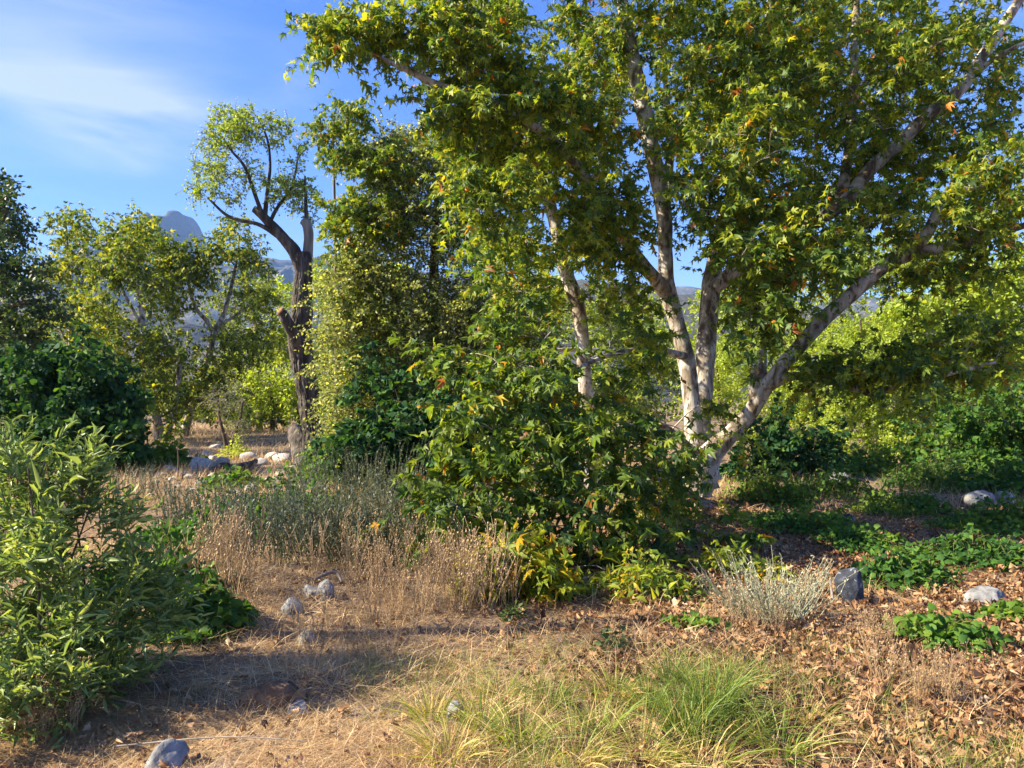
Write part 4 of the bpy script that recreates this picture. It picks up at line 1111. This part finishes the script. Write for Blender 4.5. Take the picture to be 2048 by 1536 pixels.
vine('vine carpet behind the long grey boulder', 2010, 985, 1.3, .5, 150, tint=(.1, .9), size=(.06, .1))
vine('short bright sprigs in straw just left of the grey-green brush', 1385, 1262, .22, .10, 16, single=40, tint=(.5, 1), size=(.03, .06))
vine('leafy sprouts at the shaded foot of the sycamore skirt', 1290, 1185, .55, .30, 60, mat=M_SYC, T=LANCE, size=(.05, .11), tint=(.1, .75), width=2.0, single=40)
vine('leafy sprouts under the sycamore beside the brown litter slope', 1470, 1150, .5, .28, 50, mat=M_SYC, T=LANCE, size=(.05, .11), tint=(.1, .75), width=2.0)
vine('small dark oak seedling standing in the straw', 1225, 1310, .08, .14, 6, mat=M_OAK, T=OVAL, size=(.03, .06), tint=(.3, 1), cat='seedling', name='oak_seedling')
vine('dark sprig of leaves lying in straw below the yellow shoots', 1030, 1240, .14, .07, 8, mat=M_OAK, T=OVAL, size=(.03, .06), tint=(.3, 1), cat='seedling', name='oak_seedling')
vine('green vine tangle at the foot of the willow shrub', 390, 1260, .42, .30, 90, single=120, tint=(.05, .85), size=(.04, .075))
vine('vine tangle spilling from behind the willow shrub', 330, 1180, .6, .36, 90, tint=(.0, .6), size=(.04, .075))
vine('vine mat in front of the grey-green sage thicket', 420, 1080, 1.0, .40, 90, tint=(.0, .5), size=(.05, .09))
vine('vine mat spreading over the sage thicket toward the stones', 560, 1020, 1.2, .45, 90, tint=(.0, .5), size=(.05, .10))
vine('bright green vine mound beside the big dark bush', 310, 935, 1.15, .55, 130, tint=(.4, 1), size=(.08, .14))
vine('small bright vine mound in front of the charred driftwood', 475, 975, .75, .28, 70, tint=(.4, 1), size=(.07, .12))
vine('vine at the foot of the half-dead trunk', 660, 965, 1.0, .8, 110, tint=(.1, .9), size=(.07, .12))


# ------------------------------------------------------------------ sage thicket and grey brush
def sage(label, px, py, rx, ry, h, n, grp=None, mat=M_SAGE, size=(0.022, 0.042), per=34, name='sage_bush', cat='bush', splay=0.2, lean=(0, 0)):
    c = G(px, py)
    t = thing(name, label, cat, c, grp)
    an, rr = U(0, 2 * math.pi, n), rng.random(n) ** 0.5
    x0, y0 = c[0] + np.cos(an) * rr * rx, c[1] + np.sin(an) * rr * ry
    b0 = np.stack([x0, y0, ground_z(x0, y0) - .01], -1)
    hh = h * U(.55, 1.1, n)
    d = np.stack([np.cos(an) * rr * splay + lean[0] + rng.normal(size=n) * .1, np.sin(an) * rr * splay + lean[1] + rng.normal(size=n) * .1, np.ones(n)], -1)
    q = np.linspace(0, 1, 6)[None, :, None]
    Tw = b0[:, None] + d[:, None] * hh[:, None, None] * q + rng.normal(size=(n, 6, 3)) * .012
    V, F = tubes(Tw, np.broadcast_to(np.linspace(.0045, .0015, 6), Tw.shape[:2]), 3)
    part('stems', V, F, M_GREY if mat is M_GREY else M_TWIGG, t, {'tint': np.full(len(V), .4)} if mat is M_GREY else None, smooth=True, kind='stuff')
    pos, a, nn, sz = leaves_on(Tw, per, size, -0.45, 0.3, t0=0.18, out=0.8, petiole=0.05, jitter=0.5)
    put_leaves(t, OVAL, mat, pos, a, nn, sz, tint_of(len(pos), 0, 0, 1), 'sage', crown='foliage', width=.6)
    return t


sage('grey-green sage thicket with upright stalks right in front of the vine-smothered bush', 880, 1085, .6, .7, .74, 170)
sage('grey-green sage stalks in the middle of the thicket behind the dry weeds', 740, 1110, .6, .7, .70, 190)
sage('grey-green sage stalks at the left end of the thicket', 590, 1110, .7, .7, .62, 190)
sage('tall sage stalks behind the thicket near the half-dead trunk', 700, 1010, 1.0, .9, .85, 200)
sage('low sage stalks among vines below the stony clearing', 470, 1060, .9, .8, .62, 170)
sage('hazy grey sage patch behind the willow shoots', 230, 1000, .9, .8, .55, 90)
sage('pale grey-green brush of fine upright stems left of the dark boulder', 1545, 1245, .24, .16, .42, 170, mat=M_GREY, size=(.012, .026), per=20, name='grey_brush', splay=.75, lean=(-.1, 0))


# ------------------------------------------------------------------ rocks
def rock_mesh(name, mat, dims, seed, sub=4, rough=0.28, flat=0.0):
    import bmesh
    bm = bmesh.new()
    bmesh.ops.create_icosphere(bm, subdivisions=sub, radius=1.0)
    V = A([v.co[:] for v in bm.verts])
    F = A([[v.index for v in f.verts] for f in bm.faces])
    bm.free()
    r = np.random.default_rng(seed)
    V0 = V.copy()
    for k in range(7):                       # planes shave facets off the pebble
        nrm = unit(r.normal(size=3))
        dd = V @ nrm - r.uniform(.55, .85)
        V = V - np.maximum(dd, 0)[:, None] * nrm * .85
    V = V * (1 + rough * fbm(V0 * 1.6, 4, seed, .5)[:, None] * .5)
    V = V * A(dims)
    return make_mesh(name, V, F, mat, smooth=True)


def rock(label, px, py, w, h, mat, seed, depth=None, sink=0.25, grp=None, name='boulder', cat='rock', rz=0.0, tilt=0.0, rough=.28):
    """px, py: where it meets the ground; w, h: width and height in photo pixels"""
    c = G(px, py)
    s = c[1] / FPX
    W_, H_ = w * s / 2, h * s / (2 - 2 * sink)
    o = link(name, rock_mesh(name, mat, (W_, (depth or .8) * W_, H_), seed, 4 if w > 60 else 3, rough=rough), None, (c[0], c[1] + (depth or .8) * W_ * .5, c[2] + H_ * (1 - 2 * sink)))
    o.rotation_euler = (0, tilt, rz)
    return tag(o, label, cat, grp)


rock('dark blue-grey boulder standing upright in brown leaf litter', 1702, 1208, 66, 74, M_ROCKD, 4, .75, .2, rz=.3, tilt=-.12, rough=.2)
rock('pyramid-shaped grey stone poking out of green vines', 1685, 982, 52, 40, M_ROCKG, 9, .9, .3)
rock('long grey boulder lying among vines at the right', 1965, 1022, 76, 40, M_ROCKG, 12, .6, .2)
rock('rounded grey boulder touching the right end of the long boulder', 2016, 1012, 44, 30, M_ROCKG, 15, .8, .2)
rock('small speckled grey stone in the dark vine mat', 1876, 1103, 24, 20, M_ROCKG, 18, .9, .2)
rock('small dark stone on litter near the sycamore base', 1697, 1048, 28, 20, M_ROCKD, 21, .9, .3)
rock('flat grey stone under the vine patch at the right', 1985, 1210, 90, 34, M_ROCKG, 22, .8, .4)
rock('rounded pale grey stone in dry grass below the sage thicket', 581, 1232, 44, 36, M_ROCKG, 24, .9, .38)
rock('larger pale grey stone beside the fallen pale branch', 648, 1203, 52, 44, M_ROCKG, 27, .9, .4)
rock('low half-buried stone behind the rounded pale stone', 620, 1195, 40, 28, M_ROCKG, 29, .9, .4)
rock('mottled grey stone on leaf litter right of the vine tangle', 612, 1292, 40, 30, M_ROCKG, 30, .9, .35)
rock('blue-grey stone half covered by straw at the bottom of the scene', 325, 1545, 88, 56, M_ROCKG, 33, .9, .42)
rock('pale green-grey flat stone beside the rotten log', 590, 1428, 62, 20, M_ROCKG, 36, .9, .45)
rock('smooth pale stone half hidden in green grass', 908, 1442, 44, 36, M_ROCKG, 39, .9, .3)

protos = []
for k in range(6):
    me = rock_mesh('stone', M_ROCKP, (1, .8, .62), 70 + k, 3)
    protos.append(me)
ST = [(462, 912, 46), (424, 925, 40), (500, 922, 50), (545, 918, 44), (560, 925, 54), (520, 930, 40), (396, 940, 62), (335, 944, 34), (360, 950, 26), (376, 958, 34), (402, 972, 30), (425, 955, 30), (345, 962, 26), (320, 950, 24), (440, 930, 36), (480, 915, 34),
      (518, 968, 30), (542, 968, 40), (522, 975, 14), (565, 974, 20), (500, 985, 40), (470, 992, 34), (490, 1002, 30), (455, 1000, 22), (540, 990, 26), (352, 975, 20), (385, 985, 24), (310, 970, 22), (430, 900, 30), (350, 912, 30), (375, 922, 34), (410, 912, 28),
      (600, 905, 36), (580, 910, 26), (590, 895, 30), (366, 1000, 18), (408, 1003, 16), (415, 985, 18), (445, 968, 22), (300, 985, 18), (330, 990, 16), (560, 950, 24), (585, 940, 28), (536, 945, 20)]
for k, (px, py, w) in enumerate(ST):
    c = G(px, py)
    s = w * c[1] / FPX / 2
    o = link('stone', protos[k % 6], None, (c[0], c[1] + .3 * s, c[2] + s * U(.12, .3)))
    o.scale = (s, s * U(.8, 1.2), s * U(.7, 1.05))
    o.rotation_euler = (U(-.15, .15), U(-.15, .15), U(0, 6.28))
    tag(o, 'pale sunlit stone of the dry stony wash left of the half-dead trunk', 'stone', 'stones of the dry wash')


# ------------------------------------------------------------------ fallen wood
def stick(name, label, cat, pts, radii, mat, sides=10, step=.03, rough=.12, grp=None):
    t = link(name, None)
    bpy.data.objects.remove(t)
    pts = A(pts, float)
    V, F, _, _ = limb_mesh(pts, radii, sides, step, rough, 0, int(abs(pts[0, 0]) * 100) + 3, freq=9)
    c = pts[0]
    me = make_mesh(name, V - c, F, mat, smooth=True)
    me.validate()
    return tag(link(name, me, None, c), label, cat, grp)


def gp(px, py, dz):
    return G(px, py) + A([0, 0, dz])


stick('rotten_log', 'rust-brown rotten log half sunk in dry grass', 'log', [gp(478, 1418, .0), gp(510, 1405, .03), gp(550, 1398, .04), gp(585, 1396, .035), gp(606, 1398, .02)], [.03, .065, .075, .07, .05], M_CUT, 14, .02, .25)
stick('broken_branch', 'dark broken piece of bark-covered branch on the rotten log', 'branch', [gp(572, 1388, .11), gp(584, 1390, .09), gp(600, 1398, .05), gp(616, 1408, .015)], [.035, .032, .028, .02], M_BARKD, 10, .015, .25)
stick('fallen_branch', 'pale bare branch lying on litter right of the yellow shoots', 'branch', [gp(1272, 1172, .10), gp(1290, 1176, .08), gp(1310, 1182, .05), gp(1330, 1186, .02)], [.008, .014, .012, .006], M_TWIGP)
stick('fallen_branch', 'thin grey stick leaning beside the dark boulder', 'branch', [gp(1667, 1215, .0), gp(1663, 1205, .10), gp(1660, 1200, .17)], [.012, .011, .009], M_WOODG)
stick('fallen_branch', 'pale curved branch behind the larger pale grey stone', 'branch', [gp(628, 1172, .05), gp(650, 1168, .08), gp(672, 1168, .10), gp(684, 1175, .04)], [.01, .016, .014, .008], M_WOODG)
stick('driftwood', 'charred driftwood log lying across the stony wash', 'log', [gp(420, 946, .03), gp(445, 946, .14), gp(468, 944, .10), gp(490, 942, .12), gp(512, 936, .16)], [.07, .09, .06, .08, .05], M_BARKD, 10, .06, .3)
stick('cut_log', 'short sawn log leaning against the foot of the half-dead trunk', 'log', [gp(606, 942, -.05), gp(603, 932, .25), gp(596, 928, .60), gp(592, 926, .82)], [.20, .21, .22, .21], M_BARKD, 22, .05, .18)
for q, (x0, y0, x1, y1) in enumerate(((355, 958, 353, 890), (364, 960, 362, 925), (394, 950, 393, 925))):
    b0 = G(x0, y0)
    stick('dead_stalk', 'thin dark dead stalk standing in the stony wash', 'stalk', [b0, b0 + A([.02, 0, (y0 - y1) * .5 / FPX * b0[1]]), b0 + A([0, 0, (y0 - y1) / FPX * b0[1]])], [.018, .015, .008], M_TWIG, 6, .1, .05, 'dead stalks in the wash')
for px, py, ln, an, lab in ((400, 1215, .55, -.6, 'thin bleached twig hanging out of the vine tangle'), (285, 1370, .3, -.8, 'short bleached twig on the bare ground by the willow shrub'), (230, 1520, .9, .15, 'long dry stem lying along the bottom straw'), (1130, 1500, .35, .5, 'dry twig in the green grass')):
    c = G(px, py)
    d = A([math.cos(an), math.sin(an), 0]) * ln
    stick('twig', lab, 'twig', [c + A([0, 0, .06]), c + d * .5 + A([0, 0, .07]), c + d + A([0, 0, .02])], [.004, .0035, .002], M_TWIGP, 5, .05, .05)

# small bare shrub in the clearing
leafy_tree('bare_shrub', 'small greyish half-bare shrub on the dry grass of the clearing', 'shrub', G(452, 912),
    [('stem', [(453, 914, 21.8, 5), (450, 880, 21.8, 4), (440, 840, 21.8, 3), (436, 800, 21.8, 1.5)]), ('stem', [(456, 914, 21.8, 5), (466, 880, 21.8, 4), (480, 840, 21.8, 2.5), (486, 800, 21.8, 1.5)])],
    [(455, 800, 46, 40, 21.8, .6, 30), (480, 850, 30, 26, 21.8, .5, 14)],
    OVAL, M_FINE, (0.03, 0.055), 7, 5, rad=(0.3, 0.5), bark=M_TWIG, bmat=M_WOODG, tmat=M_WOODG, tint=(.2, .9), limb_sides=7, twig_r=.006)
vine('yellow-green shrublet around the foot of the half-bare shrub', 470, 918, .55, .55, 60, mat=M_BRIGHT, T=OVAL, size=(.06, .1), tint=(.4, 1), cat='shrub', name='low_shrub')


# ------------------------------------------------------------------ straw, grass, weeds and leaf litter
def density_pick(n, x0, x1, y0, y1, f):
    """points on the ground in view, denser near the camera, kept with probability f(x, y)"""
    u = rng.random(n)
    y = y0 * (y1 / y0) ** u
    x = U(-1, 1, n) * (0.70 * y + 0.4)
    k = (x > x0) & (x < x1) & (rng.random(n) < f(x, y))
    return x[k], y[k]


def blades(name, label, cat, x, y, ln, wd, lean, mat, tint, bend=.35, T=BLADE):
    m = len(x)
    an = U(0, 2 * math.pi, m)
    a = np.stack([np.cos(an) * lean, np.sin(an) * lean, np.ones(m)], -1)
    nrm = rand_dir(m) * .5 + np.stack([np.cos(an), np.sin(an), np.full(m, .3)], -1)
    b, a, nn = frames(a, nrm)
    z = ground_z(x, y)
    TV, TF = T
    pos = np.stack([x, y, z], -1)
    yy = TV[None, :, 1]
    V = pos[:, None] + (ln[:, None] * yy)[..., None] * a[:, None] + (wd[:, None] * TV[None, :, 0])[..., None] * b[:, None]
    V = V + ((ln * bend * U(.2, 1.4, m))[:, None] * yy ** 2)[..., None] * (np.stack([np.cos(an), np.sin(an), np.full(m, -.55)], -1))[:, None]
    V[..., 2] = np.maximum(V[..., 2], (z + .004)[:, None])
    F = (np.arange(m)[:, None, None] * len(TV) + TF[None]).reshape(-1, 3)
    return tag(link(name, make_mesh(name, V.reshape(-1, 3), F, mat, {'tint': rep(T, tint)})), label, cat, kind='stuff')


def patch(x, y, s, seed, lo, hi):
    return np.clip((n2(x, y, s, seed) - lo) / (hi - lo), 0, 1)


def litter_w(x, y):
    """how much leaf litter covers the ground: heavy on the right and under the sycamore, thin on the left"""
    return np.clip((x + .4) / 1.6, 0.07, 1) * np.clip((13 - y) / 3, 0, 1)


x, y = density_pick(260000, -9, 12, 2.6, 13, lambda x, y: .45 + .55 * patch(x, y, 1.1, 8, -.5, .4))
blades('straw_thatch', 'thatch of flattened dry straw covering the near ground', 'straw', x, y, U(.05, .22, len(x)), U(.002, .0045, len(x)) * (.6 + y * .12), U(1.5, 7, len(x)), M_STRAW, np.clip(U(0, 1, len(x)) ** 1.2 + .35 * n2(x, y, .9, 55), 0, 1), .15, SLIVER)
x, y = density_pick(120000, -9, 12, 2.6, 13, lambda x, y: (1 - .5 * litter_w(x, y)) * patch(x, y, .9, 14, -.1, .5))
blades('dry_grass', 'upright wiry dry grass over the near ground', 'grass', x, y, U(.06, .26, len(x)), U(.0018, .0035, len(x)) * (.6 + y * .12), U(.1, 2.6, len(x)), M_STRAW, U(.1, 1, len(x)), .5)
x, y = density_pick(60000, -1.2, 3.2, 2.7, 5.2, lambda x, y: patch(x, y, 1.6, 33, -.1, .6) * np.clip(1.3 - np.abs(x - .9) / 1.6, 0, 1) * np.clip((5.1 - y) / .8, 0, 1))
blades('green_grass', 'thin half-green grass creeping through the foreground straw', 'grass', x, y, U(.08, .26, len(x)), U(.0018, .0034, len(x)), U(.1, 1.2, len(x)), M_GRASS, U(.05, .9, len(x)))
x, y = density_pick(110000, -30, 4, 11, 48, lambda x, y: .5 + .5 * patch(x, y, .5, 19, -.5, .3))
blades('dry_meadow', 'tawny dry grass of the far clearing', 'grass', x, y, U(.12, .42, len(x)), U(.008, .016, len(x)) * (y / 20), U(.1, 1.2, len(x)), M_STRAW, U(.15, 1, len(x)), .35, SLIVER)
x, y = density_pick(30000, 3, 30, 11, 40, lambda x, y: .5 + .5 * patch(x, y, .5, 20, -.3, .3))
blades('dry_meadow', 'tawny dry grass beneath the bushes behind the sycamore', 'grass', x, y, U(.12, .40, len(x)), U(.008, .016, len(x)) * (y / 20), U(.1, 1.2, len(x)), M_STRAW, U(.1, .9, len(x)), .35, SLIVER)

# leaf litter
x, y = density_pick(98000, -6, 10, 2.6, 14, lambda x, y: litter_w(x, y) * (.35 + .65 * patch(x, y, 1.3, 27, -.5, .3)))
m = len(x)
ty = np.clip(rng.beta(1.1, 1.35, m) + .25 * n2(x, y, 1.4, 57) + np.where(x < .2, .1, 0), 0, 1)
nrm = unit(A([0, 0, 1.0]) + rng.normal(size=(m, 3)) * .55)
aa = unit(rng.normal(size=(m, 3)) * A([1, 1, .35]))
pos = np.stack([x, y, ground_z(x, y) + U(.006, .05, m)], -1)
sz = U(.022, .066, m) * np.where(x < .1, .8, 1)
first = np.argsort(-np.where(in_view(pos, 0) & (rng.random(m) < .3), sz / y, -1))[:260]
rest = np.ones(m, bool)
rest[first] = False
V, F = scatter(CRUMP, pos[rest], aa[rest], nrm[rest], sz[rest], U(.5, 1, rest.sum()), rng.normal(size=rest.sum()) * 2.0, vary=.25)
tag(link('leaf_litter', make_mesh('leaf_litter', V, F, M_LITTER, {'tint': rep(CRUMP, ty[rest])})), 'brown and rust leaf litter spread over the ground', 'leaf litter', kind='stuff')
var = []
for k in range(12):
    V = LOBED[0].copy()
    V[:, 2] = V[:, 2] * (1.5 + .5 * (k % 5)) * (1 if k % 2 else -1) + .25 * V[:, 0] ** 2 * (k % 3)
    var.append(make_mesh('fallen_leaf', V, LOBED[1], M_LITTER, {'tint': np.full(len(V), k / 11)}))
b, a2, n2b = frames(aa[first], nrm[first])
for q, i in enumerate(first):
    o = link('fallen_leaf', var[int(round(ty[i] * 11))])
    M = np.eye(4)
    M[:3, 0], M[:3, 1], M[:3, 2], M[:3, 3] = b[q] * sz[i] * .85, a2[q] * sz[i], n2b[q] * sz[i], pos[i] + A([0, 0, .012])
    o.matrix_world = Matrix(M.tolist())
    tag(o, 'curled dry fallen leaf lying singly on top of the near ground litter', 'leaf', 'fallen leaves on the near ground')


def tuft_mesh(n, h, spread, wd, tint, seed):
    r = np.random.default_rng(seed)
    an = r.uniform(0, 6.283, n)
    k = 5
    t_ = np.linspace(0, 1, k)
    rr = r.random(n) ** .5
    base_ = np.stack([np.cos(an) * rr * spread * .45, np.sin(an) * rr * spread * .45, np.zeros(n)], -1)
    hh = h * r.uniform(.4, 1.1, n)
    out = np.stack([np.cos(an), np.sin(an), np.zeros(n)], -1) * (spread * r.uniform(.2, 1.5, n))[:, None] + r.normal(size=(n, 3)) * .04
    bend_ = r.uniform(.3, 1.25, n)
    Pp = base_[:, None] + out[:, None] * (t_ ** 1.6)[None, :, None]
    Pp[..., 2] = hh[:, None] * (t_[None] - .45 * bend_[:, None] * t_[None] ** 2.5) - .01
    side = unit(np.cross(out + A([1e-3, 0, 0]), A([0, 0, 1.0])) + r.normal(size=(n, 3)) * .3)
    w = wd * r.uniform(.6, 1.3, n)
    prof = A([.8, 1, .85, .55, .05])
    Lf = Pp - side[:, None] * (w[:, None] * prof[None])[..., None]
    Rt = Pp + side[:, None] * (w[:, None] * prof[None])[..., None]
    V = np.stack([Lf, Rt], 2).reshape(-1, 3)
    b_ = np.arange(n)[:, None] * k * 2 + np.arange(k - 1)[None] * 2
    F = np.stack([b_, b_ + 1, b_ + 3, b_ + 2], -1).reshape(-1, 4)
    return V, F, np.repeat(np.clip(tint + r.normal(size=n) * .22, 0, 1), k * 2)


TUFT = []
for k, (n, h, sp_, ti) in enumerate(((300, .46, .20, .25), (220, .34, .18, .32), (170, .27, .16, .48), (200, .22, .2, .75))):
    V, F, ti_ = tuft_mesh(n, h, sp_, .0024, ti, 300 + k)
    TUFT.append(make_mesh('grass_tuft', V, F, M_GRASS, {'tint': ti_}))
for px, py, k, s, lab, grp in ((1420, 1440, 0, 1.1, 'tallest bright green grass tuft in the lower right straw', None), (1370, 1490, 0, .9, 'dense green grass clump just below the tallest tuft', None),
                          (1480, 1480, 1, 1.1, 'grass tuft at the lower right edge of the green grass patch', None), (1300, 1430, 1, .9, 'green grass tuft in the middle of the foreground straw', None),
                          (1560, 1520, 2, 1.2, None, 1), (1200, 1480, 2, 1.1, None, 1), (1100, 1420, 1, .8, None, 1), (1040, 1500, 2, 1.1, None, 1), (960, 1460, 2, 1., None, 1), (1150, 1530, 3, 1.2, None, 1), (1400, 1540, 3, 1.3, None, 1),
                          (1280, 1530, 3, 1.2, None, 1), (900, 1520, 3, 1.1, None, 1), (1340, 1370, 2, .9, None, 1), (1450, 1390, 2, .9, None, 1), (1230, 1400, 3, 1., None, 1), (860, 1440, 3, .9, None, 1), (1610, 1450, 3, .9, None, 1), (1000, 1400, 3, .9, None, 1)):
    o = link('grass_tuft', TUFT[k], None, G(px, py))
    o.rotation_euler = (0, 0, U(0, 6.28))
    o.scale = (s, s, s * U(.9, 1.1))
    tag(o, lab or 'small half-dry green grass tuft among the foreground straw', 'grass tuft', 'grass tufts in the foreground')


def weed_mesh(seed, h, nst, twig=5):
    """dry annual: a few stems that fork upwards and end in small seed heads"""
    r = np.random.default_rng(seed)
    Ts, Rs, heads = [], [], []
    q = np.linspace(0, 1, 5)[:, None]
    for i in range(nst):
        an = r.uniform(0, 6.28)
        p0 = A([r.normal() * .03, r.normal() * .03, -.01])
        tip = p0 + A([math.cos(an) * h * r.uniform(.05, .4), math.sin(an) * h * r.uniform(.05, .4), h * r.uniform(.6, 1.1)])
        st = p0 + (tip - p0) * q + r.normal(size=(5, 3)) * .008
        Ts.append(st)
        Rs.append(np.linspace(.0058, .0032, 5))
        heads.append(tip)
        for j in range(twig):
            f = r.uniform(.35, .95)
            s = p0 + (tip - p0) * f
            an2 = r.uniform(0, 6.28)
            e = s + A([math.cos(an2) * .5, math.sin(an2) * .5, r.uniform(.5, 1.1)]) * h * r.uniform(.08, .24)
            Ts.append(s + (e - s) * q + r.normal(size=(5, 3)) * .003)
            Rs.append(np.linspace(.0034, .0024, 5))
            heads.append(e)
    V, F = tubes(A(Ts), A(Rs), 3)
    F = np.vstack([F[:, [0, 1, 2]], F[:, [0, 2, 3]]])
    tint = np.full(len(V), .45)
    hd = A(heads)
    s = r.uniform(.007, .015, len(hd))
    oc = A([(1, 0, 0), (-1, 0, 0), (0, 1, 0), (0, -1, 0), (0, 0, 1.4), (0, 0, -1.2)])
    of = A([(0, 2, 4), (2, 1, 4), (1, 3, 4), (3, 0, 4), (2, 0, 5), (1, 2, 5), (3, 1, 5), (0, 3, 5)])
    HV = (hd[:, None] + oc[None] * s[:, None, None]).reshape(-1, 3)
    HF = (np.arange(len(hd))[:, None, None] * 6 + of[None]).reshape(-1, 3) + len(V)
    tint = np.concatenate([tint, np.repeat(r.uniform(.4, 1, len(hd)), 6)])
    return make_mesh('dry_weed', np.vstack([V, HV]), np.vstack([F, HF]), M_WEED, {'tint': tint})


WEED = [weed_mesh(500 + k, 1.0, 5 + k % 4, 6) for k in range(6)]


def weeds(n, px, py, rx, ry, h, label, grp):
    for _ in range(n):
        d = rand_dir(1)[0] * rng.random() ** .5
        c = G(px + d[0] * rx, max(py + d[1] * ry, 900))
        o = link('dry_weed', WEED[int(rng.integers(6))], None, c)
        s = h * U(.4, 1.3)
        o.scale = (s, s, s)
        o.rotation_euler = (U(-.1, .1), U(-.1, .1), U(0, 6.28))
        tag(o, label, 'weed', grp)


weeds(26, 460, 1185, 85, 60, .55, 'pale dry weed with seed heads beside the vine tangle', 'dry weeds by the vine tangle')
weeds(40, 790, 1205, 190, 60, .46, 'dry weed stalk with small seed heads in front of the sage thicket', 'dry weeds before the sage thicket')
weeds(24, 970, 1210, 80, 32, .52, 'golden dry weed stalk standing around the yellowing shoots', 'dry weeds around the yellow shoots')
weeds(22, 700, 1290, 160, 60, .26, 'short dry weed in the straw below the pale grey stones', 'short dry weeds in the straw')
weeds(14, 1510, 1265, 90, 25, .24, 'short golden weed at the edge of the brown litter', 'short weeds along the litter')
weeds(10, 1760, 1290, 80, 30, .22, 'tiny pale weed in the litter below the dark boulder', 'tiny weeds in the litter')
weeds(14, 1860, 1400, 160, 60, .26, 'thin golden weed in the sunlit litter below the bright ground vine', 'thin weeds in sunlit litter')
weeds(12, 130, 1480, 110, 50, .34, 'dark dry weed under the willow shrub', 'dry weeds under the willow shrub')
weeds(14, 330, 1030, 90, 40, .4, 'dry weed behind the willow shoots', 'dry weeds behind the willow')

# ------------------------------------------------------------------ haze over the valley
h = 5400.0
V = A([(x, y, z) for z in (-2.0, 780.0) for y in (-h, h) for x in (-h, h)])
F = A([(0, 2, 3, 1), (4, 5, 7, 6), (0, 1, 5, 4), (2, 6, 7, 3), (0, 4, 6, 2), (1, 3, 7, 5)])
m, tt, out = new_mat('haze')
pv = tt.nodes.new('ShaderNodeVolumePrincipled')
pv.inputs['Color'].default_value = (0.30, 0.52, 1.0, 1)
pv.inputs['Density'].default_value = 0.00012
pv.inputs['Anisotropy'].default_value = 0.0
tt.links.new(pv.outputs[0], out.inputs['Volume'])
tag(link('haze', make_mesh('haze', V, F, m)), 'thin blue haze filling the valley air', 'haze', kind='stuff')
